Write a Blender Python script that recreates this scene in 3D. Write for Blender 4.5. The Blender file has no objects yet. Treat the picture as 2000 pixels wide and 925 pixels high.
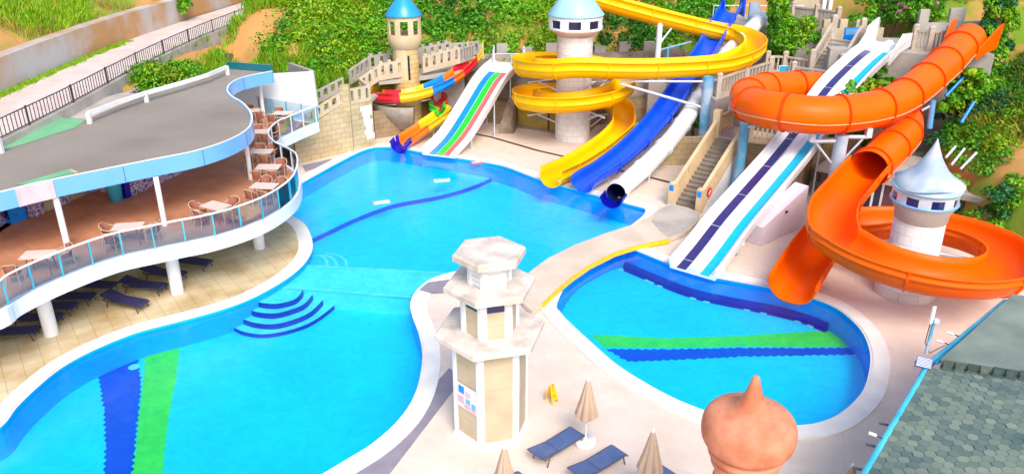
import bpy, math, random
import numpy as np
from mathutils import Vector
from mathutils.geometry import tessellate_polygon
random.seed(7); RNG = np.random.default_rng(7)
SC = bpy.context.scene; COL = SC.collection
R = math.radians
# ------------------------------------------------------------------ camera frame (survey of the place)
CAMH, TH, FPX = 16.5, R(24), 1576.0
S_, C_ = math.sin(TH), math.cos(TH)
def at(u, v, z=None, Y=None):
    """photo pixel + known height (or known distance) -> world point"""
    a = (v-462.5)/FPX
    if Y is None:
        h = CAMH-z; Y = h*(C_-a*S_)/(S_+a*C_)
    else:
        h = Y*(S_+a*C_)/(C_-a*S_); z = CAMH-h
    return Vector(((u-1000)/FPX*(Y*C_+h*S_), Y, z))
def A2(pts, z): return [tuple(at(u, v, z)[:2]) for u, v in pts]
# ------------------------------------------------------------------ materials
MATS = {}
def srgb(r, g, b):
    f = lambda c: (c/255/12.92 if c/255 <= .04045 else ((c/255+.055)/1.055)**2.4)
    return (f(r), f(g), f(b))
def mat(name, col, col2=None, rough=.6, scale=3., bump=0., bscale=None, coat=0., metal=0., spec=.5, detail=6., mid=(.35,.65), island=0., trans=0.):
    if name in MATS: return MATS[name]
    m = bpy.data.materials.new(name); m.use_nodes = True; MATS[name] = m
    nt = m.node_tree; N = nt.nodes; L = nt.links; b = N['Principled BSDF']
    b.inputs['Roughness'].default_value = rough; b.inputs['Metallic'].default_value = metal
    b.inputs['Coat Weight'].default_value = coat; b.inputs['Coat Roughness'].default_value = .12
    b.inputs['Specular IOR Level'].default_value = spec
    tc = N.new('ShaderNodeTexCoord'); geo = N.new('ShaderNodeNewGeometry')
    col = tuple(col)+(1,)
    col2 = tuple(col2)+(1,) if col2 else tuple(min(1, c*.86) for c in col[:3])+(1,)
    nz = N.new('ShaderNodeTexNoise'); nz.inputs['Scale'].default_value = scale; nz.inputs['Detail'].default_value = detail
    L.new(geo.outputs['Position'], nz.inputs['Vector'])
    rp = N.new('ShaderNodeValToRGB'); rp.color_ramp.elements[0].position = mid[0]; rp.color_ramp.elements[1].position = mid[1]
    rp.color_ramp.elements[0].color = col2; rp.color_ramp.elements[1].color = col
    fac = nz.outputs['Fac']
    if island:
        mx = N.new('ShaderNodeMix'); mx.inputs[0].default_value = island
        L.new(nz.outputs['Fac'], mx.inputs[2]); L.new(geo.outputs['Random Per Island'], mx.inputs[3]); fac = mx.outputs[0]
    L.new(fac, rp.inputs[0]); L.new(rp.outputs[0], b.inputs['Base Color'])
    # roughness wear
    mr = N.new('ShaderNodeMapRange'); mr.inputs[3].default_value = rough*.85; mr.inputs[4].default_value = min(1, rough*1.2)
    L.new(nz.outputs['Fac'], mr.inputs[0]); L.new(mr.outputs[0], b.inputs['Roughness'])
    if bump:
        n2 = N.new('ShaderNodeTexNoise'); n2.inputs['Scale'].default_value = bscale or scale*8; n2.inputs['Detail'].default_value = 5
        L.new(geo.outputs['Position'], n2.inputs['Vector'])
        bp = N.new('ShaderNodeBump'); bp.inputs['Strength'].default_value = bump; bp.inputs['Distance'].default_value = .03
        L.new(n2.outputs['Fac'], bp.inputs['Height']); L.new(bp.outputs[0], b.inputs['Normal'])
    if trans:
        t = N.new('ShaderNodeBsdfTranslucent'); L.new(rp.outputs[0], t.inputs['Color'])
        ms = N.new('ShaderNodeMixShader'); ms.inputs[0].default_value = trans
        L.new(b.outputs[0], ms.inputs[1]); L.new(t.outputs[0], ms.inputs[2]); L.new(ms.outputs[0], N['Material Output'].inputs[0])
    m['rp'] = rp.name
    return m
def brickmat(name, c1, c2, mortar, bw=.6, bh=.3, ms=.012, off=.5, rough=.8, bump=.5, stain=None, rot=0., stain_at=(.5,.75)):
    if name in MATS: return MATS[name]
    m = mat(name, c1, rough=rough); nt = m.node_tree; N = nt.nodes; L = nt.links; b = N['Principled BSDF']
    tc = [n for n in N if n.type == 'TEX_COORD'][0]
    src = tc.outputs['UV']
    if rot:
        mp = N.new('ShaderNodeMapping'); mp.inputs['Rotation'].default_value[2] = rot; L.new(src, mp.inputs[0]); src = mp.outputs[0]
    br = N.new('ShaderNodeTexBrick'); L.new(src, br.inputs['Vector'])
    br.offset = off; br.inputs['Scale'].default_value = 1; br.inputs['Brick Width'].default_value = bw; br.inputs['Row Height'].default_value = bh
    br.inputs['Mortar Size'].default_value = ms; br.inputs['Mortar Smooth'].default_value = .3
    br.inputs['Color1'].default_value = tuple(c1)+(1,); br.inputs['Color2'].default_value = tuple(c2)+(1,); br.inputs['Mortar'].default_value = tuple(mortar)+(1,)
    nz = N.new('ShaderNodeTexNoise'); nz.inputs['Scale'].default_value = .7; nz.inputs['Detail'].default_value = 8
    geo = [n for n in N if n.type == 'NEW_GEOMETRY'][0]; L.new(geo.outputs['Position'], nz.inputs['Vector'])
    mx = N.new('ShaderNodeMix'); mx.data_type = 'RGBA'; mx.blend_type = 'MULTIPLY'; mx.inputs[0].default_value = 1
    rp = N.new('ShaderNodeValToRGB'); rp.color_ramp.elements[0].position = stain_at[0]-.2; rp.color_ramp.elements[1].position = stain_at[1]-.12
    rp.color_ramp.elements[0].color = tuple(stain or (.7,.66,.6))+(1,); rp.color_ramp.elements[1].color = (1,1,1,1)
    L.new(nz.outputs['Fac'], rp.inputs[0]); L.new(br.outputs['Color'], mx.inputs[6]); L.new(rp.outputs[0], mx.inputs[7])
    L.new(mx.outputs[2], b.inputs['Base Color'])
    bp = N.new('ShaderNodeBump'); bp.inputs['Strength'].default_value = bump; bp.inputs['Distance'].default_value = .02; bp.invert = True
    L.new(br.outputs['Fac'], bp.inputs['Height']); L.new(bp.outputs[0], b.inputs['Normal'])
    return m
# ------------------------------------------------------------------ mesh builder
class MB:
    def __init__(s): s.v = []; s.f = []; s.sm = []
    def add(s, verts, faces, smooth=False):
        o = len(s.v); s.v += [tuple(p) for p in verts]
        s.f += [tuple(i+o for i in f) for f in faces]; s.sm += [smooth]*len(faces); return s
    def box(s, c, d, rz=0, taper=1.):
        cx, cy, cz = c; x, y, z = d[0]/2, d[1]/2, d[2]/2; cs, sn = math.cos(rz), math.sin(rz); P = []
        for k, t in ((-1,1),(1,taper)):
            for i, j in ((-1,-1),(1,-1),(1,1),(-1,1)):
                a, b = i*x*t, j*y*t; P.append((cx+a*cs-b*sn, cy+a*sn+b*cs, cz+k*z))
        return s.add(P, [(3,2,1,0),(4,5,6,7),(0,1,5,4),(1,2,6,5),(2,3,7,6),(3,0,4,7)])
    def prism(s, poly, z0, z1, holes=()):
        polys = [list(poly)]+[list(h) for h in holes]
        flat = [p for q in polys for p in q]; tri = tessellate_polygon([[Vector((p[0],p[1],0)) for p in q] for q in polys])
        n = len(flat)
        zf = (lambda z: (lambda p: z(p[0],p[1])) if callable(z) else (lambda p: z))
        a, b = zf(z0), zf(z1)
        P = [(p[0],p[1],a(p)) for p in flat]+[(p[0],p[1],b(p)) for p in flat]; F = []
        for t in tri:
            x0, y0 = flat[t[0]][:2]; x1, y1 = flat[t[1]][:2]; x2, y2 = flat[t[2]][:2]
            if (x1-x0)*(y2-y0)-(x2-x0)*(y1-y0) < 0: t = (t[0],t[2],t[1])
            F += [tuple(i+n for i in t), (t[2],t[1],t[0])]
        o = 0
        for q in polys:
            k = len(q); ar = sum(q[i][0]*q[(i+1)%k][1]-q[(i+1)%k][0]*q[i][1] for i in range(k))
            if q is not polys[0]: ar = -ar
            for i in range(k):
                i0, i1 = o+i, o+(i+1)%k
                F.append((i0,i1,i1+n,i0+n) if ar > 0 else (i1,i0,i0+n,i1+n))
            o += k
        return s.add(P, F)
    def sheet(s, poly, z, holes=()):
        polys = [list(poly)]+[list(h) for h in holes]; flat = [p for q in polys for p in q]
        zf = (lambda p: z(p[0],p[1])) if callable(z) else (lambda p: z); F = []
        for t in tessellate_polygon([[Vector((p[0],p[1],0)) for p in q] for q in polys]):
            x0, y0 = flat[t[0]][:2]; x1, y1 = flat[t[1]][:2]; x2, y2 = flat[t[2]][:2]
            F.append(tuple(t) if (x1-x0)*(y2-y0)-(x2-x0)*(y1-y0) > 0 else (t[0],t[2],t[1]))
        return s.add([(p[0],p[1],zf(p)) for p in flat], F)
    def lathe(s, c, prof, n=40, smooth=True, a0=0., arc=None, wob=None):
        P = []; F = []; m = len(prof); full = arc is None; k = n if full else n+1; arc = arc or 2*math.pi
        for i in range(k):
            a = a0+arc*i/n
            for j, (r, z) in enumerate(prof):
                rr, zz = wob(a, r, z) if wob else (r, z)
                P.append((c[0]+rr*math.cos(a), c[1]+rr*math.sin(a), c[2]+zz))
        for i in range(n):
            i2 = (i+1) % k
            for j in range(m-1): F.append((i*m+j, i2*m+j, i2*m+j+1, i*m+j+1))
        return s.add(P, F, smooth)
    def tube(s, pts, r, n=10, smooth=True, cap=True):
        pts = [Vector(p) for p in pts]; k = len(pts); P = []; F = []
        rs = r if isinstance(r, (list,tuple)) else [r]*k; ref = None
        for i, p in enumerate(pts):
            t = (pts[min(i+1,k-1)]-pts[max(i-1,0)]).normalized()
            if ref is None: ref = Vector((0,0,1)) if abs(t.z) < .9 else Vector((1,0,0))
            a = t.cross(ref).normalized(); b = a.cross(t); ref = b
            for j in range(n):
                q = 2*math.pi*j/n; P.append(p+(a*math.cos(q)+b*math.sin(q))*rs[i])
        for i in range(k-1):
            for j in range(n): F.append((i*n+j, i*n+(j+1)%n, (i+1)*n+(j+1)%n, (i+1)*n+j))
        s.add(P, F, smooth)
        if cap: s.add(P[:n], [tuple(range(n))]); s.add(P[-n:], [tuple(reversed(range(n)))])
        return s
    def sweep(s, pts, sec, closed=True, cap=True, smooth=True, sec2=None):
        k = len(pts); m = len(sec); P = []; F = []
        for i, p in enumerate(pts):
            t = (pts[min(i+1,k-1)]-pts[max(i-1,0)]).normalized()
            sd = t.cross(Vector((0,0,1))).normalized(); up = sd.cross(t)
            for (x, y) in sec: P.append(p+sd*x+up*y)
        for i in range(k-1):
            for j in range(m if closed else m-1):
                j2 = (j+1) % m; F.append((i*m+j, i*m+j2, (i+1)*m+j2, (i+1)*m+j))
        s.add(P, F, smooth)
        if cap and closed:
            for o, sg in ((0,1),((k-1)*m,-1)):
                tri = tessellate_polygon([[Vector((x,y,0)) for x, y in sec]])
                s.add(P[o:o+m], [tuple(t) for t in tri])
        return s
    def build(s, name, m, parent=None, uv='box', cyl=None, origin=None):
        me = bpy.data.meshes.new(name); off = Vector((0,0,0))
        p = parent
        while p is not None: off += p.location; p = p.parent
        if parent is None and origin is not None: off = Vector(origin)
        V = np.array(s.v, dtype=float).reshape(-1,3)
        me.from_pydata((V-np.array(off)).tolist(), [], s.f); me.materials.append(m)
        me.polygons.foreach_set('use_smooth', s.sm)
        ul = me.uv_layers.new(name='UVMap'); dat = np.zeros((len(me.loops),2)); li = np.zeros(len(me.loops), dtype=int); me.loops.foreach_get('vertex_index', li)
        if cyl:
            w = V[li]; a = np.arctan2(w[:,1]-cyl[1], w[:,0]-cyl[0])
            dat[:,0] = a*cyl[2]; dat[:,1] = w[:,2]
            for pl in me.polygons:
                q = list(pl.loop_indices); x = dat[q,0]
                if x.max()-x.min() > math.pi*cyl[2]: dat[q,0] = np.where(x < 0, x+2*math.pi*cyl[2], x)
        else:
            for pl in me.polygons:
                nr = pl.normal; q = list(pl.loop_indices); w = V[li[q]]
                if abs(nr.z) > .75: dat[q] = w[:,:2]
                else:
                    l = math.hypot(nr.x, nr.y) or 1; tx, ty = -nr.y/l, nr.x/l
                    if abs(tx) > abs(ty) and tx < 0 or abs(ty) >= abs(tx) and ty < 0: tx, ty = -tx, -ty
                    dat[q,0] = w[:,0]*tx+w[:,1]*ty; dat[q,1] = w[:,2]
        ul.data.foreach_set('uv', dat.ravel())
        o = bpy.data.objects.new(name, me); COL.objects.link(o); o.parent = parent
        if parent is None: o.location = off
        return o
def tag(o, label=None, cat=None, group=None, kind=None):
    if label: o['label'] = label
    if cat: o['category'] = cat
    if group: o['group'] = group
    if kind: o['kind'] = kind
    return o
def thing(name, label, cat, loc=(0,0,0), rz=0, group=None):
    o = bpy.data.objects.new(name, None); COL.objects.link(o); o.location = loc; o.rotation_euler = (0,0,rz)
    o.empty_display_size = .3
    return tag(o, label, cat, group)
def kids(o): return [c for c in COL.objects if c.parent == o]
KID = {}
def copy_tree(o, parent=None):
    c = o.copy(); COL.objects.link(c); c.parent = parent
    for ch in KID.setdefault(o.name, kids(o)): copy_tree(ch, c)
    return c
def spline(P, n=8):
    P = [Vector(p) for p in P]; out = []
    Q = [P[0]*2-P[1]]+P+[P[-1]*2-P[-2]]
    for i in range(1, len(Q)-2):
        a, b, c, d = Q[i-1:i+3]
        for k in range(n):
            t = k/n
            out.append(.5*((2*b)+(c-a)*t+(2*a-5*b+4*c-d)*t*t+(3*b-a-3*c+d)*t**3))
    out.append(P[-1]); return out
def resample(pts, d):
    out = [pts[0]]; acc = 0
    for a, b in zip(pts, pts[1:]):
        l = (b-a).length
        while acc+l >= d:
            a = a+(b-a)*((d-acc)/l); out.append(a); l = (b-a).length; acc = 0
        acc += l
    if (out[-1]-pts[-1]).length > d*.3: out.append(pts[-1])
    return out
def sm2(P, n=6, closed=True):
    k = len(P); out = []
    for i in range(k if closed else k-1):
        a, b, c, d = [Vector((P[j % k][0], P[j % k][1], 0)) if closed else Vector((*P[max(0,min(k-1,j))][:2],0)) for j in (i-1,i,i+1,i+2)]
        for q in range(n):
            t = q/n; p = .5*((2*b)+(c-a)*t+(2*a-5*b+4*c-d)*t*t+(3*b-a-3*c+d)*t**3); out.append((p.x,p.y))
    if not closed: out.append(tuple(P[-1][:2]))
    return out
def area(P): return sum(P[i][0]*P[(i+1)%len(P)][1]-P[(i+1)%len(P)][0]*P[i][1] for i in range(len(P)))/2
def offset(P, d):
    """grow (d>0) a closed polygon"""
    k = len(P); sg = 1 if area(P) > 0 else -1; out = []
    for i in range(k):
        a, b = P[i-1], P[(i+1)%k]; tx, ty = b[0]-a[0], b[1]-a[1]; l = math.hypot(tx,ty) or 1
        out.append((P[i][0]+sg*ty/l*d, P[i][1]-sg*tx/l*d))
    return out
def ring(mb, P, d0, d1, z0, z1):
    a, b = offset(P, d0), offset(P, d1); k = len(P)
    V = [(x,y,z0) for x,y in a]+[(x,y,z1) for x,y in a]+[(x,y,z1) for x,y in b]+[(x,y,z0) for x,y in b]; F = []
    fl = area(P) < 0
    for i in range(k):
        j = (i+1) % k
        for r in range(3):
            q = (r*k+i, r*k+j, (r+1)*k+j, (r+1)*k+i); F.append(q[::-1] if not fl else q)
    return mb.add(V, F)
def strip(mb, pa, pb, z0, z1):
    """vertical ribbon wall between z0..z1 along pa, thickness towards pb (open lines of equal length)"""
    k = len(pa); V = [(x,y,z0) for x,y in pa]+[(x,y,z1) for x,y in pa]+[(x,y,z1) for x,y in pb]+[(x,y,z0) for x,y in pb]; F = []
    for i in range(k-1):
        for r in range(4):
            r2 = (r+1) % 4; F.append((r*k+i, r*k+i+1, r2*k+i+1, r2*k+i))
    F += [(0,k,2*k,3*k),(k-1,4*k-1,3*k-1,2*k-1)]
    return mb.add(V, F)
def oline(P, d):
    out = []; k = len(P)
    for i in range(k):
        a, b = P[max(0,i-1)], P[min(k-1,i+1)]; tx, ty = b[0]-a[0], b[1]-a[1]; l = math.hypot(tx,ty) or 1
        out.append((P[i][0]+ty/l*d, P[i][1]-tx/l*d))
    return out
# ------------------------------------------------------------------ palette
W = lambda n, c, **k: mat(n, srgb(*c), **k)
M = {}
M['deck'] = brickmat('deck_tile', (.75,.625,.53), (.72,.595,.50), (.63,.51,.42), bw=.62, bh=.31, ms=.006, stain=(.90,.87,.84), bump=.15, rough=.6, rot=.35)
M['deckold'] = brickmat('shaded_deck_tile', (.68,.56,.37), (.62,.50,.31), (.46,.36,.21), bw=.66, bh=.66, ms=.016, off=0, stain=(.70,.60,.42), bump=.3, rough=.6, rot=-.62)  # larger square tile, yellower than the open deck
M['coping'] = mat('coping_white', (.84,.80,.75), (.74,.70,.65), rough=.5, scale=1.3, bump=.1)
M['pooltile'] = mat('pool_tile', (.0,.74,.97), (.0,.66,.96), rough=.4, scale=.3)
M['poolwall'] = mat('pool_wall_tile', (.001,.33,.92), (.001,.29,.88), rough=.4, scale=.5)
M['poolwallA'] = mat('pool_wall_tile_light', (.0,.47,.95), (.0,.42,.93), rough=.4, scale=.5)
M['band'] = mat('shallow_band_tile', (.20,.86,.92), (.12,.78,.90), rough=.4, scale=.8)
M['navy'] = mat('navy_tile', (.003,.02,.36), (.003,.028,.42), rough=.4, scale=1)
M['poolblue'] = mat('stripe_blue_tile', (.002,.09,.62), (.002,.075,.56), rough=.4, scale=1)
M['poolgreen'] = mat('stripe_green_tile', (.15,.82,.08), (.11,.75,.07), rough=.4, scale=1)
M['poolpale'] = mat('pale_blue_tile', (.35,.85,.88), (.26,.78,.85), rough=.4, scale=2)
M['shelf'] = mat('shelf_tile', (.0,.72,.95), (.0,.66,.93), rough=.4, scale=.6)
M['white'] = mat('white_paint', (.80,.80,.81), (.70,.71,.73), rough=.4, scale=.9, bump=.05)
M['wplaster'] = mat('white_plaster', (.74,.76,.80), (.66,.69,.74), rough=.7, scale=.6, bump=.2)
M['gelwhite'] = mat('white_gelcoat', (.84,.84,.84), (.76,.77,.78), rough=.22, scale=.5, coat=.4)
M['yellow'] = mat('yellow_gelcoat', (.98,.50,.001), (.94,.45,.001), rough=.36, scale=.4, coat=.02, spec=.14)
M['orange'] = mat('orange_gelcoat', (.95,.13,.0006), (.91,.11,.0006), rough=.36, scale=.4, coat=.02, spec=.14)
M['orangedk'] = mat('deep_orange_gelcoat', (.82,.06,.001), rough=.36, scale=.6, spec=.14)
M['blue'] = mat('blue_gelcoat', (.004,.085,.80), (.004,.07,.72), rough=.25, scale=.5, coat=.4)
M['kred'] = mat('red_gelcoat', (.80,.015,.03), rough=.28, coat=.3)
M['kblue'] = mat('sky_blue_gelcoat', (.0,.24,.80), rough=.28, coat=.3)
M['kgreen'] = mat('green_gelcoat', (.02,.60,.03), rough=.28, coat=.3)
M['korange'] = mat('light_orange_gelcoat', (.90,.19,.01), rough=.28, coat=.3)
M['kyellow'] = mat('lemon_gelcoat', (.92,.55,.01), rough=.28, coat=.3)
M['kpink'] = mat('faded_red_gelcoat', (.78,.13,.13), rough=.3, coat=.3)
M['knavy'] = mat('navy_gelcoat', (.004,.006,.36), rough=.25, coat=.4)
M['purple'] = mat('purple_lane', (.032,.022,.15), (.026,.018,.12), rough=.3, coat=.3)
M['cyan'] = mat('cyan_lane', (.0,.46,.70), (.0,.42,.64), rough=.3, coat=.3)
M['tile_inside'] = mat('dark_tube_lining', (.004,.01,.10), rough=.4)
M['sand'] = mat('sand_plaster', (.54,.445,.30), (.46,.375,.25), rough=.85, scale=1.3, bump=.35)
M['sandwarm'] = mat('warm_sand_plaster', (.66,.49,.29), (.58,.42,.24), rough=.8, scale=1.1, bump=.3)
M['grayplaster'] = mat('grey_plaster', (.42,.38,.34), (.33,.30,.27), rough=.85, scale=1.2, bump=.35)
M['brick'] = brickmat('sand_block', (.56,.43,.25), (.50,.38,.215), (.30,.22,.12), bw=.62, bh=.34, ms=.014, stain=(.76,.72,.64))
M['brickdk'] = brickmat('worn_block', (.40,.29,.17), (.34,.25,.14), (.2,.14,.08), bw=.62, bh=.34, ms=.014, stain=(.6,.55,.5))
M['towerblock'] = brickmat('tower_sand_block', (.66,.47,.20), (.60,.42,.17), (.28,.19,.08), bw=.62, bh=.32, ms=.014, stain=(.80,.74,.66))
M['wblock'] = brickmat('white_block', (.76,.73,.71), (.72,.69,.67), (.42,.40,.40), bw=.66, bh=.42, ms=.010, stain=(.84,.80,.78))
M['wood'] = mat('taupe_rail_paint', (.50,.42,.34), (.40,.33,.26), rough=.75, scale=2, bump=.25)
M['conc'] = mat('concrete', (.48,.43,.38), (.36,.32,.28), rough=.85, scale=.8, bump=.3)
M['concwarm'] = mat('warm_concrete', (.66,.54,.43), (.55,.44,.34), rough=.8, scale=.7, bump=.25)
M['stained'] = mat('stained_concrete', (.46,.44,.43), (.46,.25,.10), rough=.9, scale=.28, bump=.5, detail=9, mid=(.42,.6))
M['step'] = mat('stair_tread', (.26,.215,.18), (.19,.155,.125), rough=.85, scale=2, bump=.3)
M['rock'] = mat('rock', (.30,.24,.17), (.16,.12,.09), rough=.95, scale=1.1, bump=1., bscale=4)
M['roofgrey'] = mat('canopy_roof_felt', (.285,.245,.205), (.20,.168,.14), rough=.9, scale=.22, bump=.3, bscale=6, detail=9, mid=(.3,.7))
M['roofgreen'] = mat('green_paint_patch', (.17,.44,.22), (.14,.38,.19), rough=.8, scale=1)
M['fascia'] = mat('pale_blue_fascia', (.16,.42,.80), (.145,.39,.76), rough=.25, scale=.3, coat=.3)
M['fasciateal'] = mat('teal_fascia', (.01,.14,.18), rough=.3, coat=.3)
M['palepink'] = mat('pale_pink_fascia', (.62,.52,.56), rough=.3)
M['floorwood'] = brickmat('terrace_tile', (.58,.27,.145), (.53,.24,.125), (.42,.19,.10), bw=.9, bh=.22, ms=.006, stain=(.78,.72,.68), bump=.15, rough=.5, rot=.7)
M['purplewall'] = None
M['bev'] = mat('beige_panel', (.50,.42,.26), (.45,.37,.22), rough=.6)
M['aqua'] = mat('aqua_paint', (.03,.42,.62), (.03,.36,.55), rough=.35, scale=1, coat=.2)
M['postblue'] = mat('weathered_blue_paint', (.10,.36,.58), (.40,.50,.60), rough=.45, scale=.9, detail=8, mid=(.4,.6))
M['steel'] = mat('galvanised_steel', (.58,.62,.68), (.48,.52,.58), rough=.4, scale=2, metal=.1)
M['capblue'] = mat('cyan_cone_paint', (.01,.30,.66), (.01,.27,.60), rough=.35, coat=.2)
M['cappale'] = mat('pale_blue_cone_paint', (.36,.60,.72), (.26,.50,.66), rough=.4, scale=.6)
M['capgrey'] = mat('faded_blue_sheet', (.50,.54,.60), (.33,.41,.53), rough=.75, scale=.8, spec=.2, detail=4, mid=(.42,.58))
M['glassdark'] = mat('dark_glass', (.015,.02,.06), rough=.15)
M['navyglass'] = mat('navy_glass', (.004,.012,.10), rough=.12, coat=.5)
M['maroon'] = mat('maroon_wall', (.19,.085,.10), (.15,.065,.08), rough=.8, scale=1)
M['terra'] = mat('terracotta_paint', (.66,.265,.155), (.50,.16,.08), rough=.65, spec=.15, scale=1.7, detail=12, bump=.3, mid=(.36,.62))
M['canvas'] = mat('beige_canvas', (.50,.36,.26), (.44,.31,.22), rough=.9, scale=2, bump=.1)
M['dark'] = mat('dark_metal', (.03,.03,.035), rough=.4)
M['fencemetal'] = mat('fence_metal', (.045,.04,.04), rough=.5)
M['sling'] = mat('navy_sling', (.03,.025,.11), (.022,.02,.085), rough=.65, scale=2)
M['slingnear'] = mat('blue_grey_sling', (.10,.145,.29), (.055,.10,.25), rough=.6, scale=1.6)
M['frame'] = mat('grey_violet_frame', (.10,.09,.13), rough=.45)
M['wicker'] = mat('brown_wicker', (.30,.10,.065), (.21,.07,.045), rough=.7, scale=30)
M['cream'] = mat('cream_tube', (.58,.42,.26), rough=.5)
M['tabletop'] = mat('pale_pink_top', (.70,.56,.48), (.64,.50,.43), rough=.45, scale=2)
M['sign_yellow'] = mat('sign_yellow', (.90,.50,.004), rough=.4)
M['grate'] = mat('brown_grate', (.10,.045,.02), rough=.7)
M['matgrey'] = mat('grey_paving', (.27,.24,.29), (.23,.205,.25), rough=.8, scale=2, bump=.2)
M['pave'] = brickmat('road_paver', (.70,.58,.53), (.66,.545,.495), (.54,.44,.39), bw=.22, bh=.11, ms=.006, stain=(.86,.82,.78), bump=.25)
M['soil'] = mat('dry_soil', (.56,.26,.08), (.42,.23,.06), rough=1, scale=.5, bump=.8, bscale=3, detail=10)
M['bark'] = mat('bark', (.14,.085,.045), (.08,.05,.03), rough=.95, scale=5, bump=.8)
LEAF = {}
def leaf(name, a, b, tr=.3): LEAF[name] = mat('leaf_'+name, a, b, rough=.55, scale=.6, island=.6, trans=tr, mid=(.3,.75)); return LEAF[name]
leaf('bright', (.25,.58,.008), (.10,.34,.004)); leaf('mid', (.15,.47,.008), (.05,.24,.004)); leaf('dark', (.06,.27,.008), (.022,.12,.005))
leaf('lime', (.36,.56,.008), (.18,.40,.005)); leaf('grass', (.32,.43,.010), (.17,.29,.008)); leaf('dry', (.50,.34,.06), (.30,.25,.03)); leaf('teal', (.04,.26,.07), (.016,.13,.03))
leaf('pink', (.75,.30,.45), (.6,.2,.35))
# ------------------------------------------------------------------ special materials
def glassmat(name, tint, gloss=.12, rough=.05):
    m = bpy.data.materials.new(name); m.use_nodes = True; nt = m.node_tree; N = nt.nodes; L = nt.links
    N.remove(N['Principled BSDF'])
    t = N.new('ShaderNodeBsdfTransparent'); t.inputs[0].default_value = tuple(tint)+(1,)
    g = N.new('ShaderNodeBsdfGlossy'); g.inputs['Roughness'].default_value = rough; g.inputs['Color'].default_value = (.9,.95,1,1)
    fr = N.new('ShaderNodeLayerWeight' if gloss else 'ShaderNodeFresnel'); fr.inputs[0].default_value = .12 if gloss else 1.4
    ad = N.new('ShaderNodeMath'); ad.operation = 'ADD'; ad.inputs[1].default_value = gloss; ad.use_clamp = True
    ms = N.new('ShaderNodeMixShader'); L.new(fr.outputs[0], ad.inputs[0]); L.new(ad.outputs[0], ms.inputs[0]); L.new(ad.outputs[0], ms.inputs[0])
    L.new(t.outputs[0], ms.inputs[1]); L.new(g.outputs[0], ms.inputs[2]); L.new(ms.outputs[0], N['Material Output'].inputs[0])
    return m, fr, g, t
M['glass'] = glassmat('balustrade_glass', (.84,.93,.97), .07)[0]
M['glassdirty'] = glassmat('glass_tinted', (.32,.60,.80), .06)[0]
def watermat():
    m, fr, g, t = glassmat('pool_water', (.62,.94,1.0), 0., .03); N = m.node_tree.nodes; L = m.node_tree.links
    geo = N.new('ShaderNodeNewGeometry')
    n1 = N.new('ShaderNodeTexNoise'); n1.inputs['Scale'].default_value = 2.2; n1.inputs['Detail'].default_value = 8; n1.inputs['Roughness'].default_value = .62; n1.inputs['Distortion'].default_value = .8
    n2 = N.new('ShaderNodeTexNoise'); n2.inputs['Scale'].default_value = .12; n2.inputs['Detail'].default_value = 2
    L.new(geo.outputs['Position'], n1.inputs[0]); L.new(geo.outputs['Position'], n2.inputs[0])
    rp = N.new('ShaderNodeMapRange'); rp.inputs[1].default_value = .42; rp.inputs[2].default_value = .62; rp.inputs[3].default_value = .14; rp.inputs[4].default_value = .6
    L.new(n2.outputs[0], rp.inputs[0])
    bp = N.new('ShaderNodeBump'); bp.inputs['Distance'].default_value = .05
    L.new(rp.outputs[0], bp.inputs['Strength']); L.new(n1.outputs[0], bp.inputs['Height'])
    L.new(bp.outputs[0], fr.inputs['Normal']); L.new(bp.outputs[0], g.inputs['Normal']); fr.inputs[0].default_value = 1.28
    # ripple light painted into the water tint, following the small-ripple noise
    r2 = N.new('ShaderNodeValToRGB'); r2.color_ramp.elements[0].position = .3; r2.color_ramp.elements[1].position = .7
    r2.color_ramp.elements[0].color = (.40,.86,1,1); r2.color_ramp.elements[1].color = (.70,1,1,1)
    L.new(n1.outputs[0], r2.inputs[0]); L.new(r2.outputs[0], t.inputs[0])
    return m
M['water'] = watermat()
def mosaic():
    m = mat('purple_mosaic', (.36,.24,.42), rough=.4); N = m.node_tree.nodes; L = m.node_tree.links
    vo = N.new('ShaderNodeTexVoronoi'); vo.inputs['Scale'].default_value = 14
    rp = N.new('ShaderNodeValToRGB'); rp.color_ramp.interpolation = 'CONSTANT'
    e = rp.color_ramp.elements; e[0].color = (.10,.05,.22,1); e[0].position = 0; e[1].position = .35; e[1].color = (.45,.33,.52,1)
    e2 = e.new(.62); e2.color = (.66,.56,.68,1)
    geo = [n for n in N if n.type == 'NEW_GEOMETRY'][0]; L.new(geo.outputs['Position'], vo.inputs[0])
    L.new(vo.outputs['Color'], rp.inputs[0]); L.new(rp.outputs[0], N['Principled BSDF'].inputs['Base Color']); return m
M['purplewall'] = mosaic()
# ------------------------------------------------------------------ the setting: pools, deck
pxA = [(590,357),(660,318),(712,293),(748,287),(800,293),(830,299),(920,313),(985,325),(1060,353),(1120,369),(1190,389),(1240,402),(1260,408),
       (1262,416),(1252,428),(1220,450),(1160,478),(1110,506),(1070,530),(1020,552),(960,535),(910,530),(868,538),(838,550),(815,570),(804,592),(808,618),(820,650),(828,690),
       (823,740),(806,787),(774,830),(728,870),(680,900),(620,936),(540,985),(400,1060),(200,1090),(0,1070),(-120,1000),(-130,930),(-70,870),(0,833),(30,796),
       (70,757),(120,717),(180,684),(260,651),(330,632),(420,608),(480,587),(530,562),(570,536),(596,511),(608,487),(606,464),(594,440),(570,422),(545,402),(560,378)]
pxB = [(1086,592),(1093,612),(1112,633),(1150,668),(1200,712),(1262,752),(1330,787),(1400,812),(1480,829),(1550,834),(1602,828),(1646,808),(1682,774),(1697,742),(1703,697),
       (1690,655),(1662,622),(1626,597),(1570,577),(1500,561),(1420,546),(1380,538),(1335,525),(1290,508),(1250,492),(1215,480),(1170,497),(1120,530)]
PA = sm2(A2(pxA,0), 4); PB = sm2(A2(pxB,0), 4)
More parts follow.
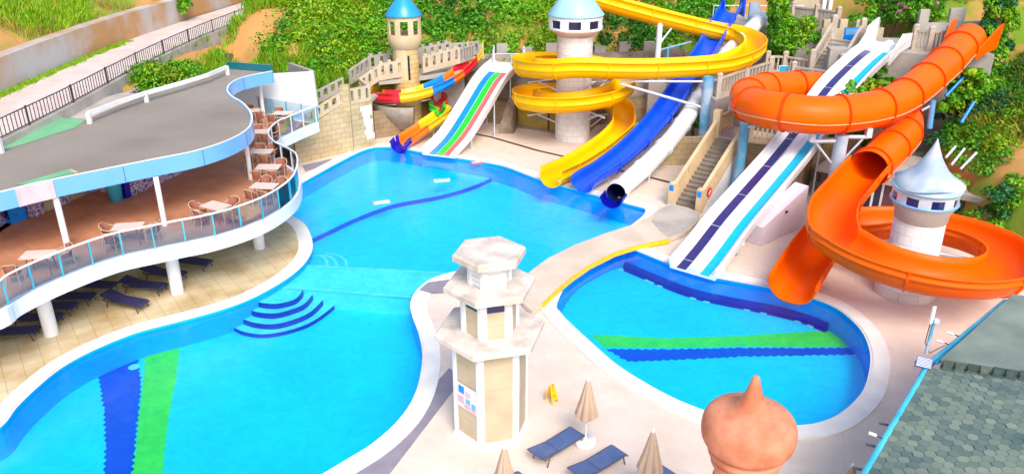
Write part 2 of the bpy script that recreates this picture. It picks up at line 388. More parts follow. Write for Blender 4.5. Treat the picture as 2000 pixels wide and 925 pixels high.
WZ, FZ = -.10, -1.2
o = MB().sheet([(-60,-20),(60,-20),(60,58),(22,60),(-14,60),(-60,60)], 0, [PA, PB]).build('pool_deck', M['deck']); tag(o, kind='structure')
o = MB().sheet([(-400,-300),(400,-300),(400,500),(-400,500)], -3.2).build('ground', M['soil']); tag(o, kind='structure')
# old tiles under the terrace
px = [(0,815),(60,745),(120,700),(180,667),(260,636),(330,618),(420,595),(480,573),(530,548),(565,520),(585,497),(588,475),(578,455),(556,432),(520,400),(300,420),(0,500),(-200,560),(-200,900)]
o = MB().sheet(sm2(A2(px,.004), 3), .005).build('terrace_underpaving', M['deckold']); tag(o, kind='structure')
for P, nm in ((PA,'pool_coping'),(PB,'pool_coping')):
    mb = MB(); ring(mb, P, .62, .03, .0, .05); ring(mb, P, .03, -.06, .05, .02)
    o = mb.build(nm, M['coping']); tag(o, kind='structure')
    b = MB(); k = len(P); V = [(x,y,.02) for x,y in P]+[(x,y,FZ-.02) for x,y in P]
    b.add(V, [(i,(i+1)%k,(i+1)%k+k,i+k) for i in range(k)]); o = b.build('pool_wall', M['poolwallA' if P is PA else 'poolwall']); tag(o, kind='structure')
    o = MB().sheet(P, FZ).build('pool_floor', M['pooltile']); tag(o, kind='structure')
    o = MB().sheet(offset(P, -.01), WZ).build('pool_water', M['water']); tag(o, kind='structure')
def zig(a, b, n, amp):
    out = []
    for i in range(n):
        t = i/n; nx, ny = b[1]-a[1], a[0]-b[0]; l = math.hypot(nx,ny)
        s = amp*(1 if i % 2 else -1)*(.6+.6*random.random()) if 0 < i else 0
        out.append((a[0]+(b[0]-a[0])*t+nx/l*s, a[1]+(b[1]-a[1])*t+ny/l*s))
    return out
def zigpoly(px, z, amp=.05, st=.16):
    P = A2(px, z); out = []
    for i in range(len(P)):
        a, b = P[i], P[(i+1)%len(P)]; out += zig(a, b, max(2,int(math.dist(a,b)/st)), amp)
    return out
for nm, px, m in (('floor_stripe', [(284,688),(352,672),(345,735),(332,800),(322,880),(316,940),(310,1020),(250,1020),(257,940),(264,880),(272,800),(280,735)], 'poolgreen'),
                  ('floor_stripe', [(192,729),(268,697),(276,745),(271,800),(263,880),(256,940),(250,1020),(196,1020),(203,940),(206,870),(203,800)], 'poolblue'),
                  ('floor_stripe', [(1152,652),(1300,660),(1450,655),(1560,648),(1640,644),(1664,676),(1560,677),(1450,676),(1300,679),(1180,678)], 'poolgreen'),
                  ('floor_stripe', [(1184,681),(1300,682),(1450,679),(1560,679),(1668,679),(1676,692),(1560,694),(1450,696),(1350,701),(1226,706)], 'poolblue')):
    o = MB().sheet(zigpoly(px, FZ), FZ+.006).build(nm, M[m]); tag(o, kind='structure')
# shallow shelf of the upper pool, shallow band between the pools, step crescents
shelf_edge = [(608,467),(650,447),(700,424),(770,399),(860,382),(930,361),(985,334),(1000,328)]
back = [(985,322),(920,310),(830,296),(748,284),(712,290),(660,315),(585,357),(540,402),(570,424),(594,442)]
zs = -.98
ed = sm2(A2(shelf_edge, zs), 5, False)
P = ed+A2(back, zs)
o = MB().prism(P, FZ, zs).build('pool_shelf', M['shelf']); tag(o, kind='structure')
mb = MB(); strip(mb, oline(ed,-.02), oline(ed,.06), FZ, zs-.0); o = mb.build('pool_shelf_riser', M['poolblue']); tag(o, kind='structure')
mb = MB(); e2 = oline(ed,-.02); e3 = oline(ed,.05); k = len(ed); mb.add([(x,y,zs+.008) for x,y in e2]+[(x,y,zs+.008) for x,y in e3], [(i,i+1,i+1+k,i+k) for i in range(k-1)])
o = mb.build('pool_shelf_edge', M['poolblue']); tag(o, kind='structure')
zb = -.32
px = [(582,519),(608,519),(720,526),(868,534),(850,545),(815,566),(800,580),(720,575),(650,569),(530,561)]
o = MB().prism(A2(px, zb), FZ, zb).build('shallow_band', M['band']); tag(o, kind='structure')
for line in ([(596,518),(720,525),(870,533)],[(543,561),(650,568),(720,574),(804,580)]):
    a = A2(line, zb); mb = MB(); e2, e3 = oline(a,-.09), oline(a,.09); k = len(a)
    mb.add([(x,y,zb+.008) for x,y in e2]+[(x,y,zb+.008) for x,y in e3], [(i,i+1,i+1+k,i+k) for i in range(k-1)])
    o = mb.build('shallow_band_edge', M['poolpale']); tag(o, kind='structure')
# near crescent steps: four treads with navy risers
steps = [(-.34,[(500,588),(520,592),(545,592),(575,584),(589,570),(588,566)],[(545,563),(520,574)]),
         (-.57,[(484,603),(510,610),(545,610),(590,595),(608,577),(607,573)],[(560,566),(500,588)]),
         (-.81,[(467,619),(500,630),(545,631),(600,612),(629,586),(628,580)],[(570,570),(490,600)]),
         (-1.04,[(449,634),(480,648),(530,651),(600,632),(650,598),(649,590)],[(590,575),(480,610)])]
for z, e, bk in steps:
    ed = sm2(A2(e, z), 5, False); mb = MB().prism(ed+A2(bk, z), FZ, z); o = mb.build('pool_step', M['band']); tag(o, kind='structure')
    mb = MB(); strip(mb, oline(ed,0.0), oline(ed,.05), max(FZ,z-.26), z-.004); o = mb.build('pool_step_riser', M['navy']); tag(o, kind='structure')
    mb = MB(); e2, e3 = oline(ed,-.005), oline(ed,-.12 if z > -.4 else -.05); k = len(ed); mb.add([(x,y,z+.008) for x,y in e2]+[(x,y,z+.008) for x,y in e3], [(i,i+1,i+1+k,i+k)[::-1] for i in range(k-1)])
    o = mb.build('pool_step_edge', M['poolpale']); tag(o, kind='structure')
for z, e in ((-.4,[(606,500),(625,497),(640,505),(643,519)]),(-.6,[(628,497),(645,499),(658,508),(662,521)]),(-.8,[(640,493),(662,497),(678,508),(681,523)])):
    ed = sm2(A2(e, z), 5, False); mb = MB().prism(ed+A2([(606,519)], z), FZ, z); o = mb.build('pool_step', M['shelf']); tag(o, kind='structure')
    mb = MB(); e2, e3 = oline(ed,.02), oline(ed,.16); k = len(ed); mb.add([(x,y,z+.008) for x,y in e2]+[(x,y,z+.008) for x,y in e3], [(i,i+1,i+1+k,i+k) for i in range(k-1)])
    o = mb.build('pool_step_edge', M['poolpale']); tag(o, kind='structure')
# navy band low on the far wall of the right pool, pale tiles
line = sm2(A2([(1626,597),(1570,577),(1500,561),(1420,546),(1380,538),(1335,525),(1290,508),(1250,492),(1222,481)],0), 5, False)
mb = MB(); strip(mb, oline(line,-.02), oline(line,-.06), FZ, -.82); o = mb.build('pool_wall_band', M['navy']); tag(o, kind='structure')
mb = MB(); e2, e3 = oline(line,-.06), oline(line,-.26); k = len(line); mb.add([(x,y,FZ+.01) for x,y in e2]+[(x,y,FZ+.01) for x,y in e3], [(i,i+1,i+1+k,i+k)[::-1] for i in range(k-1)])
o = mb.build('pool_floor_band', M['navy']); tag(o, kind='structure')
mb = MB(); cum = 0
for a, b in zip(line[2:], line[3:]):
    cum += math.dist(a,b); ph = cum % 2.4
    if ph < .3 or .6 < ph < .9:
        d = Vector((b[0]-a[0], b[1]-a[1], 0)).normalized(); n = Vector((d.y,-d.x,0))*-1
        c = Vector((b[0],b[1],0))+n*.26
        q = [c+d*.14+n*.1, c-d*.14+n*.1, c-d*.14-n*.1, c+d*.14-n*.1]
        mb.add([(p.x,p.y,FZ+.016) for p in q], [(0,1,2,3)])
if mb.v: o = mb.build('pool_floor_pale_tiles', M['poolpale']); tag(o, kind='structure')
# grey paving strips, drain line
for px in ([(877,716),(905,735),(755,930),(690,926)],[(590,322),(645,309),(660,314),(596,334)],[(818,566),(836,551),(880,545),(885,570),(840,572)]):
    o = MB().sheet(A2(px,.05), .058 if px[0][0] == 818 else .006).build('grey_paving_strip', M['matgrey']); tag(o, kind='structure')
a = A2([(880,252),(960,268),(1050,294),(1120,310),(1200,331),(1280,349),(1330,362)],0); mb = MB(); e2, e3 = oline(a,-.14), oline(a,.14); k = len(a)
mb.add([(x,y,.007) for x,y in e2]+[(x,y,.007) for x,y in e3], [(i,i+1,i+1+k,i+k) for i in range(k-1)]); o = mb.build('drain_channel', M['grate']); tag(o, kind='structure')
# ------------------------------------------------------------------ bridge
P = A2([(1058,592),(1085,566),(1115,541),(1150,517),(1200,492),(1250,477),(1306,466),(1340,452),(1360,434),(1366,415),(1338,405),(1310,396),(1290,404),(1268,424),(1230,440),(1180,456),(1120,479),(1070,504),(1035,530),(1010,560),(1022,592),(1040,607)], .25)
root = thing('footbridge', 'curved concrete footbridge with a yellow edge between the two pools', 'bridge', (*P[4],0))
MB().prism(P, .052, .25).build('walkway', M['concwarm'], root)
e = P[:7]; mb = MB(); strip(mb, oline(e,.002), oline(e,.10), .06, .262)
mb.build('yellow_edge', M['sign_yellow'], root)
o = MB().sheet([tuple(at(u,v,.25)[:2]) for u,v in [(1282,414),(1310,397),(1338,406),(1365,416),(1358,433),(1338,451),(1306,464),(1290,452),(1272,432)]], .256).build('worn_landing', M['conc'], root)
# ------------------------------------------------------------------ hillside
def interp(x, T):
    if x <= T[0][0]: return T[0][1]
    for (a,p),(b,q) in zip(T, T[1:]):
        if x <= b: return p+(q-p)*(x-a)/(b-a)
    return T[-1][1]
XL = [(20,-22.9),(34.3,-22.5),(40,-22.43),(46,-22.65),(52.4,-22.74),(58.8,-22.5),(68.2,-21.54),(75.9,-20.36),(120,-13)]
ROADZ = [(0,5.88),(76,5.88),(120,6.2)]
YB = [(-40,68),(-24,60),(-16,55),(-12,56.5),(-5,60),(4,61),(10,61),(14,62),(18,66),(24,64),(30,59),(60,52)]
ZB0 = [(-20,3.0),(-12,3.0),(-5,3.6),(4,3.6),(12,3.6),(18,7),(30,8)]
XR = [(20,30),(28,26.5),(33,24.6),(38,23.3),(44,24.0),(50,29),(58,33)]
def hz(x, y):
    nz = .35*math.sin(x*.9+y*.31)+.3*math.sin(y*1.1-x*.4)+.18*math.sin(2.3*x+1.7*y)
    z = -2.6
    t = y-interp(x, YB)
    if t > -1.2: z = max(z, -2.6+(interp(x,ZB0)+2.6)*min(1,(t+1.2)/1.2)+max(0,t)*.62*min(1,max(0,60-t)/60)+nz*min(1,max(0,t)*.4))
    xl = interp(y, XL)
    if x < xl+9 and y > 51.5-max(0,min(7,(xl+3-x)*2.5)):
        z = max(z, min(5.2, 4.9-(x-xl)*.34+.25*nz) if t > -6 or x < xl+1.5 else -2.6)
    if x < xl+.3: z = interp(y,ROADZ)-.25 if x > xl-5.75 else interp(y,ROADZ)+1.6+(xl-5.75-x)*.5+nz*.4*min(1,(xl-5.75-x))
    xr = interp(y, XR); t = x-xr
    if t > -.8 and y < 58: z = max(z, -2.6+(2.6+2.6)*min(1,(t+.8)/.8)+max(0,t)*.75*min(1,max(.3,1-t/60))+nz*.6*min(1,max(0,t)*.4))
    return z
xs = np.arange(-75,76,.75); ys = np.arange(18,150,.75)
V = [(x,y,hz(x,y)) for y in ys for x in xs]; nx = len(xs)
F = [(j*nx+i, j*nx+i+1, (j+1)*nx+i+1, (j+1)*nx+i) for j in range(len(ys)-1) for i in range(nx-1) if max(V[j*nx+i][2],V[j*nx+i+1][2],V[(j+1)*nx+i][2],V[(j+1)*nx+i+1][2]) > -2.5]
mb = MB().add(V, F, True); o = mb.build('hillside', M['soil']); tag(o, kind='structure')
# soil shader: patches of grass green on slopes
nt = M['soil'].node_tree
def patch_soil():
    N = nt.nodes; L = nt.links; b = N['Principled BSDF']; geo = [n for n in N if n.type == 'NEW_GEOMETRY'][0]
    n = N.new('ShaderNodeTexNoise'); n.inputs['Scale'].default_value = .22; n.inputs['Detail'].default_value = 7; L.new(geo.outputs['Position'], n.inputs[0])
    r = N.new('ShaderNodeValToRGB'); r.color_ramp.elements[0].position = .47; r.color_ramp.elements[1].position = .58; L.new(n.outputs[0], r.inputs[0])
    mx = N.new('ShaderNodeMix'); mx.data_type = 'RGBA'; L.new(r.outputs[0], mx.inputs[0])
    old = [l for l in L if l.to_node == b and l.to_socket.name == 'Base Color'][0].from_socket
    L.new(old, mx.inputs[6]); mx.inputs[7].default_value = (.17,.27,.012,1); L.new(mx.outputs[2], b.inputs['Base Color'])
patch_soil()
# road with its retaining walls and railing
yy = [24+3*i for i in range(30)]
left = [(interp(y,XL)-4.9, y) for y in yy]; right = [(interp(y,XL)-.05, y) for y in yy]
rz = lambda x, y: interp(y, ROADZ)
mb = MB(); k = len(yy); mb.add([(x,y,rz(x,y)) for x,y in left]+[(x,y,rz(x,y)) for x,y in right], [(i,k+i,k+i+1,i+1) for i in range(k-1)]); o = mb.build('paved_road', M['pave']); tag(o, kind='structure')
def wall_line(mb, P, zb, zt, th):
    Q = oline(P, th); k = len(P)
    V = [(x,y,zb(x,y)) for x,y in P]+[(x,y,zt(x,y)) for x,y in P]+[(x,y,zt(x,y)) for x,y in Q]+[(x,y,zb(x,y)) for x,y in Q]; F = []
    for i in range(k-1):
        for r in range(4): F.append((r*k+i, r*k+i+1, ((r+1)%4)*k+i+1, ((r+1)%4)*k+i))
    F += [(0,k,2*k,3*k),(k-1,4*k-1,3*k-1,2*k-1)]
    return mb.add(V, F)
mb = MB(); P = left[:15]; wall_line(mb, P, lambda x,y: rz(x,y)-.5, lambda x,y: rz(x,y)+1.75+.05*math.sin(y*2), -.9)
o = mb.build('retaining_wall', M['stained']); tag(o, 'rust stained concrete retaining wall under the dry hill beside the paved road', 'wall')
mb = MB(); P = [(x-.15,y) for x,y in left[14:]]; wall_line(mb, P, lambda x,y: rz(x,y)-.5, lambda x,y: rz(x,y)+2.6, -.9)
o = mb.build('retaining_wall', M['stained']); tag(o, 'taller grey retaining wall at the far end of the paved road', 'wall')
mb = MB(); wall_line(mb, [(x,y) for x,y in right], lambda x,y: 1.5, lambda x,y: rz(x,y)+.12, .3)
o = mb.build('road_kerb_wall', M['conc']); tag(o, 'pale concrete wall carrying the black railing along the road', 'wall')
root = thing('road_railing', 'long black metal railing with thin pickets along the paved road', 'railing', (right[4][0],right[4][1],6))
pk = MB(); rl = MB(); L_ = [Vector((x+.16,y,rz(x,y)+.12)) for x,y in right]
pts = resample(L_, .30)
for p in pts: pk.box((p.x,p.y,p.z+.47), (.03,.03,.78))
for zz in (.1,.87): MB().tube([p+Vector((0,0,zz)) for p in L_], .028, 6).build('rail', M['fencemetal'], root)
pk.build('pickets', M['fencemetal'], root)
for p in resample(L_, 4.1): MB().box((p.x,p.y,p.z+.47), (.06,.08,.94)).build('post', M['fencemetal'], root)
# ------------------------------------------------------------------ terrace building
TZ = 2.8
edge_px = [(-120,655),(0,612),(32,589),(82,563),(132,541),(186,520),(238,503),(294,491),(350,479),(401,469),(450,456),(493,441),(528,425),(556,407),(576,389),(585,372),(588,352),(584,338),(575,331),(560,322),(543,314),(533,303),(531,293),(537,282),(550,271),(568,263),(594,251),(622,240)]
EDGE = sm2(A2(edge_px, TZ), 4, False)
tip = EDGE[-1]; wl = at(500,222,TZ)
root = thing('terrace_building', 'white curved pool terrace building with upper dining floor and deep white edge', 'terrace', (EDGE[40][0],EDGE[40][1],0))
back = [(wl.x,wl.y),(-22.4,47.5),(-22.4,20)]
slabpoly = EDGE+back
MB().prism(slabpoly, TZ-.5, TZ-.012).build('floor_slab', M['white'], root)
MB().sheet(offset(slabpoly,-.22), TZ).build('floor_tiles', M['floorwood'], root)
mb = MB(); strip(mb, oline(EDGE,.02), oline(EDGE,-.2), TZ-.56, TZ+.06); mb.build('edge_fascia', M['white'], root)
def col(u, v, z0, z1, r):
    p = at(u, v, z0); return MB().lathe((p.x,p.y,0), [(r,z0),(r,z1)], 20)
for u, v in [(101,652),(347,571),(507,484),(-60,735)]: col(u,v,0,TZ-.5,.27).build('column', M['white'], root)
ROOFT, ROOFB = 5.75, 5.05
for u, v in [(133,484),(322,440),(490,350)]: col(u,v,TZ,ROOFB,.115 if v<480 else .125).build('canopy_column', M['white'], root)
p = at(506,158,5.05); MB().lathe((p.x,p.y,0), [(.12,TZ),(.12,ROOFB)], 20).build('canopy_column', M['white'], root)
MB().box((-21.8,34,1.4),(.3,28,2.8)).build('rear_wall', M['wplaster'], root)
MB().box((-22.1,34,4),(.25,28,2.4)).build('upper_rear_wall', M['purplewall'], root)
# canopy roof
re_px = [(-120,402),(0,376),(60,361),(130,346),(200,332),(300,312),(380,296),(440,277),(478,257),(491,240),(489,220),(472,201),(452,189),(444,177),(449,165),(468,154),(500,146),(531,140)]
RE = sm2(A2(re_px, ROOFT), 5, False)
rb_px = [(443,133),(405,149),(352,165),(284,183),(170,231),(111,226),(38,257),(-20,284),(-150,322)]
RB = A2(rb_px, ROOFT)
roof = MB().prism(RE+RB, ROOFB+.05, ROOFT-.06).build('canopy_roof', M['roofgrey'], root)
MB().sheet(offset(RE+RB,-.1), ROOFB+.045).build('soffit', M['white'], roof)  # unseen white underside added to bounce light onto the terrace floor
mb = MB(); strip(mb, oline(RE,.05), oline(RE,-.07), ROOFB, ROOFT+.02); mb.build('canopy_fascia', M['fascia'], roof)
# fascia joints and the pale panel
i0 = min(range(len(RE)), key=lambda i: abs(1000+FPX*RE[i][0]/(RE[i][1]*C_+(CAMH-ROOFT)*S_)-22)); i1 = min(range(len(RE)), key=lambda i: abs(1000+FPX*RE[i][0]/(RE[i][1]*C_+(CAMH-ROOFT)*S_)-97))
seg = RE[i0:i1+1]; mb = MB(); strip(mb, oline(seg,.075), oline(seg,.054), ROOFB-.01, ROOFT+.03); mb.build('pale_fascia_panel', M['palepink'], roof)
mb = MB()
for p, q in list(zip(RE, RE[1:]))[4::9]:
    d = math.atan2(q[1]-p[1], q[0]-p[0]); MB().box((p[0]+.05*math.sin(d),p[1]-.05*math.cos(d),(ROOFB+ROOFT)/2),(.018,.02,ROOFT-ROOFB-.05), d).build('fascia_joint', M['dark'], roof)
mb = MB(); strip(mb, oline(RE,.05), oline(RE,-.02), ROOFT+.024, ROOFT+.055); mb.build('fascia_trim', M['white'], roof)
a, b = Vector((*RE[-1],0)), Vector((*RB[0],0)); d = (b-a).normalized(); n = Vector((-d.y,d.x,0))
mb = MB(); mb.prism([(a+n*.0)[:2],(b+n*.0)[:2],(b-n*.1)[:2],(a-n*.1)[:2]], ROOFB, ROOFT+.38); mb.build('teal_end_board', M['fasciateal'], roof)
mb = MB().sheet(A2([(0,274),(38,258.5),(111,227.5),(168,232),(145,248),(125,254),(60,275),(0,293),(-60,312),(-60,299)], ROOFT), ROOFT-.045); mb.build('green_roof_patch', M['roofgreen'], roof)
mb = MB().sheet(A2([(27,359),(80,344),(135,328),(152,335),(100,346),(60,357)], ROOFT), ROOFT-.04); mb.build('green_roof_patch', M['roofgreen'], roof)
MB().sheet(A2([(133,330),(139,328),(153,334),(147,337)], ROOFT), ROOFT-.035).build('pale_corner_patch', M['cream'], roof)
# white rail along the roof's back edge
pts = [at(u,v,ROOFT+.42) for u,v in [(172,222),(230,200),(284,182),(352,163),(405,147),(443,131)]]
rail = MB()
for p, q in zip(pts, pts[1:]):
    d = (q-p).normalized(); n = Vector((-d.y,d.x,0)).normalized()*.07; z = Vector((0,0,.1))
    P8 = [p-n-z,p+n-z,p+n+z,p-n+z,q-n-z,q+n-z,q+n+z,q-n+z]; rail.add(P8, [(0,1,2,3),(4,7,6,5),(0,4,5,1),(1,5,6,2),(2,6,7,3),(3,7,4,0)])
r_ = rail.build('roof_edge_rail', M['white'], roof)
for p in (pts[0], pts[2], pts[-1]): MB().box((p.x,p.y,ROOFT+.16),(.2,.16,.6)).build('rail_post', M['white'], r_)
p = at(2,296,ROOFT); MB().box((p.x,p.y,ROOFT+.2),(.22,.18,.75)).build('rail_post', M['white'], r_)
# low annex roof behind the canopy
P = A2([(112,227),(169,232),(284,184),(240,180),(190,192)], 5.5)
o = MB().prism(P, 1, 5.48).build('roof_annex', M['conc']); tag(o, 'low grey flat roof between the canopy rail and the road wall', 'roof')
# bars under the canopy
def counter(pxs, h, m, name, par, depth=.9, dz=0.):
    P = [at(u,v,TZ) for u,v in pxs]; d = (P[-1]-P[0]).normalized(); n = Vector((-d.y,d.x,0))
    if n.x > 0: n = -n
    return MB().prism([p[:2] for p in P]+[(p+n*depth)[:2] for p in reversed(P)], TZ+.003, TZ+h).build(name, m, par)
bar = thing('bar_counter', 'purple mosaic bar counter with beige panels under the grey canopy', 'bar counter', tuple(at(110,405,TZ)))
counter([(71,424),(89,415)],1.9,M['purplewall'],'mosaic_pillar',bar); counter([(117,403),(139,393.5)],1.9,M['purplewall'],'mosaic_pillar',bar); counter([(165,381),(184,374)],1.9,M['purplewall'],'mosaic_pillar',bar)
counter([(89.5,414),(116.5,403)],1.9,M['bev'],'front_panel',bar,.7); counter([(139.5,392.5),(164.5,381.5)],1.9,M['bev'],'front_panel',bar,.7)
counter([(184.5,374),(194,370)],1.9,M['wplaster'],'end_post',bar,.7)
pw = thing('mosaic_wall', 'long purple mosaic wall running back under the canopy beside the trash bin', 'wall', tuple(at(300,364,TZ)))
counter([(258,383.5),(300,364),(340,345),(400,318)],2.2,M['purplewall'],'mosaic_face',pw,2.)
counter([(243,381),(257.5,383.8)],2.1,M['knavy'],'dark_end_panel',pw,.3)
def cooler(u, v, w, label):
    p = at(u,v,TZ); r = thing('drinks_cooler', label, 'cooler', p, -.45)
    mb = MB().box((0,0,.95),(w,.7,1.9)); o = mb.build('cabinet', M['kblue'], r); o.location = (0,0,0)
    o.data.transform(__import__('mathutils').Matrix.Translation(p)); 
    d = MB().box((0,-.365,1.0),(w*.86,.03,1.6)).build('door', M['navyglass'], r); d.data.transform(__import__('mathutils').Matrix.Translation(p))
    f = MB().box((0,0,.03),(w*.9,.6,.06)).build('base', M['dark'], r); f.data.transform(__import__('mathutils').Matrix.Translation(p))
    d = MB().box((w*.36,-.4,1.0),(.04,.05,.5)).build('handle', M['steel'], d); d.data.transform(__import__('mathutils').Matrix.Translation(p))
cooler(22,428,1.1,'blue drinks cooler left of the first canopy column')
cooler(49,416,.9,'darker blue drinks cooler between the first canopy column and the mosaic bar')
p = at(228,391,TZ); r = thing('trash_bin', 'round blue trash bin with dark lid beside the mosaic wall', 'trash bin', p)
MB().lathe(p, [(.0,.0),(.27,.0),(.34,.85),(.34,.9)], 24).build('bin_body', M['aqua'], r)
MB().lathe(p, [(.37,.88),(.38,.95),(.3,1.02),(0,1.06)], 24).build('lid', M['dark'], r)
p = at(216,377,TZ); r = thing('fire_extinguisher_stand', 'red fire extinguisher with black valve standing behind the trash bin', 'extinguisher', p)
MB().lathe(p, [(0,.0),(.16,.02),(.16,1.15),(.12,1.3),(.05,1.36),(.05,1.45)], 20).build('cylinder_body', M['kred'], r)
MB().tube([p+Vector((0,0,1.42)),p+Vector((.14,-.08,1.34)),p+Vector((.2,-.1,.8))], .025, 6).build('hose', M['dark'], r)
# glass balustrade
gb = thing('glass_balustrade', 'curved glass balustrade with white handrail along the terrace edge', 'balustrade', (EDGE[40][0],EDGE[40][1],TZ))
GL = [Vector((x,y,TZ)) for x,y in oline(EDGE,-.06)]
gpts = resample(GL, 1.18); n = len(gpts)
for i, p in enumerate(gpts):
    q = gpts[min(i+1,n-1)]; o_ = gpts[max(i-1,0)]; d = math.atan2(q.y-o_.y, q.x-o_.x)
    far = p.y > 36.5
    MB().box((p.x,p.y,p.z+.54),(.05,.06,1.0), d).build('baluster_post', M['white'] if far else M['aqua'], gb)
    if i < n-1:
        a, b = p, q; m = (a+b)/2; dd = math.atan2(b.y-a.y, b.x-a.x); l = (b-a).length
        MB().box((m.x,m.y,m.z+.53),(l-.08,.014,.9), dd).build('glass_panel', M['glass'], gb)
MB().tube([p+Vector((0,0,1.06)) for p in GL], .045, 8).build('handrail', M['white'], gb)
# back run of the balustrade on the tip
t0 = Vector((tip[0],tip[1],TZ)); t1 = at(503,219,TZ)
gb2 = thing('glass_balustrade', 'straight glass balustrade in front of the bluish white wall at the balcony tip', 'balustrade', t0)
d = math.atan2(t1.y-t0.y, t1.x-t0.x); L_ = (t1-t0).length
for i in range(5):
    p = t0.lerp(t1, (i+.02)/4.05); MB().box((p.x,p.y,TZ+.54),(.05,.06,1.0),d).build('baluster_post', M['aqua'], gb2)
    if i < 4:
        q = t0.lerp(t1, (i+.52)/4.05); MB().box((q.x,q.y,TZ+.53),(L_/4.05-.08,.014,.9),d).build('glass_panel', M['glass'], gb2)
MB().tube([t0+Vector((0,0,1.06)), t1+Vector((0,0,1.06))], .04, 8).build('handrail', M['white'], gb2)
# bluish white wall behind the tip
Yw = t0.y+2.0
a = at(440,215,Y=Yw+.6); b = at(626,222,Y=Yw); ta = at(448,150,Y=Yw+.6); tb = at(611,141,Y=Yw)
root = thing('screen_wall', 'bluish white screen wall with sloped top behind the terrace tip', 'wall', (b.x,b.y,0))
mb = MB(); k = Vector((0,.3,0)); P = [Vector((a.x,a.y,0)),Vector((b.x,b.y,0)),tb,ta]; P8 = P+[p+k for p in P]
mb.add(P8, [(0,1,2,3),(7,6,5,4),(0,4,5,1),(1,5,6,2),(2,6,7,3),(3,7,4,0)]); mb.build('wall_face', M['wplaster'], root)
mb = MB(); c = at(561,124,Y=Yw+4.5); P = [tb+Vector((-.3,.3,0)),tb+Vector((0,.3,0)),c+Vector((.3,0,0)),c]; Q = [Vector((p.x,p.y,p.z+.05)) for p in P]; Q0 = [Vector((p.x,p.y,0)) for p in P]
mb.add(Q+Q0, [(0,1,2,3),(0,4,5,1),(1,5,6,2),(2,6,7,3),(3,7,4,0)]); mb.build('return_wall', M['grayplaster'], root)
# ------------------------------------------------------------------ tables and chairs
def make_table(label):
    r = thing('dining_table', label, 'table', (0,0,0), 0, 'dining tables on the terrace')
    MB().box((0,0,.735),(1.15,.75,.035)).build('tabletop', M['tabletop'], r)
    for sx in (-.42,.42):
        for sy in (-.28,.28): MB().tube([(sx,sy,0),(sx*.85,sy*.8,.717)], .022, 6).build('leg', M['wicker'], r)
    mb = MB(); mb.box((0,.2,.70),(.8,.03,.03)).box((0,-.2,.70),(.8,.03,.03)); mb.build('apron', M['wicker'], r)
    return r
def make_chair(label):
    r = thing('armchair', label, 'chair', (0,0,0), 0, 'woven armchairs on the terrace')
    mb = MB(); mb.prism([(-.23,-.24),(.23,-.24),(.26,.0),(.22,.22),(-.22,.22),(-.26,0)], .41, .455); mb.build('seat', M['wicker'], r)
    mb = MB(); a = [(.27*math.cos(R(t)), .02+.25*math.sin(R(t))) for t in range(20,161,14)]
    V = []; n = len(a)
    for z, s in ((.46,.88),(.66,1.0),(.84,1.08)): V += [(x*s,y*s,z) for x,y in a]
    for z, s in ((.84,1.0),(.46,.80)): V += [(x*s,y*s,z) for x,y in a]
    F = [(r_*n+i, r_*n+i+1, (r_+1)*n+i+1, (r_+1)*n+i) for r_ in range(4) for i in range(n-1)]
    mb.add(V, F, True); mb.build('backrest', M['wicker'], r)
    arm = [(-.28,-.22,.64),(-.31,-.05,.67),(-.30,.12,.72),(-.22,.26,.84),(0,.31,.88),(.22,.26,.84),(.30,.12,.72),(.31,-.05,.67),(.28,-.22,.64)]
    MB().tube(spline(arm,3), .02, 6).build('armrest_hoop', M['cream'], r)
    for sx in (-1,1):
        MB().tube([(sx*.26,-.25,0),(sx*.27,-.22,.64)], .017, 6).build('leg', M['cream'], r)
        MB().tube([(sx*.24,.28,0),(sx*.2,.2,.44),(sx*.22,.24,.82)], .017, 6).build('leg', M['cream'], r)
    return r
TAB = [(75,497,'pale table at the far left end of the balustrade','leftmost table',.12,((-.6,-.9,'near'),(.75,.45,'right'))),
       (250,442,'pale table right of the middle canopy column near the glass','table by the second canopy column',.16,((-.8,.1,'left'),(.9,.1,'right'),(-.45,-.75,'near'))),
       (421,402,'pale table inside the curve between the columns and the bulge','table before the bulge',-.5,((-.75,-.35,'left'),(.2,.72,'far'),(.85,.1,'right'),(-.1,-.75,'near'))),
       (516,363,'nearest pale table of the row in the terrace bulge','nearest bulge table',-.12,((-.35,-.7,'near left'),(.3,-.72,'near'),(.5,.65,'far right'),(-.25,.7,'far'))),
       (524,326,'second pale table of the row in the terrace bulge','second bulge table',.0,((-.35,-.72,'near left'),(.38,-.7,'near right'),(.4,.68,'far right'))),
       (510,296,'third pale table beside the canopy column nearest the bulge','third bulge table',.0,((-.4,-.7,'near left'),(.32,-.7,'near right'),(-.3,.68,'far left'),(.32,.68,'far right'))),
       (507,257,'pale table half under the rounded canopy end','table under the canopy end',.1,((-.35,-.7,'near left'),(.4,-.65,'near right'),(.75,.2,'right'),(-.2,.7,'far'))),
       (489,216,'pale table tucked by the bluish white wall','table by the white wall',.15,((-.2,.7,'far'),(.6,-.55,'near right'))),
       (553,221,'pale table alone on the balcony tip','table on the balcony tip',-.05,((-.55,-.6,'near left'),(.5,-.55,'near right'),(-.5,.6,'far left')))]
tp = cp = None
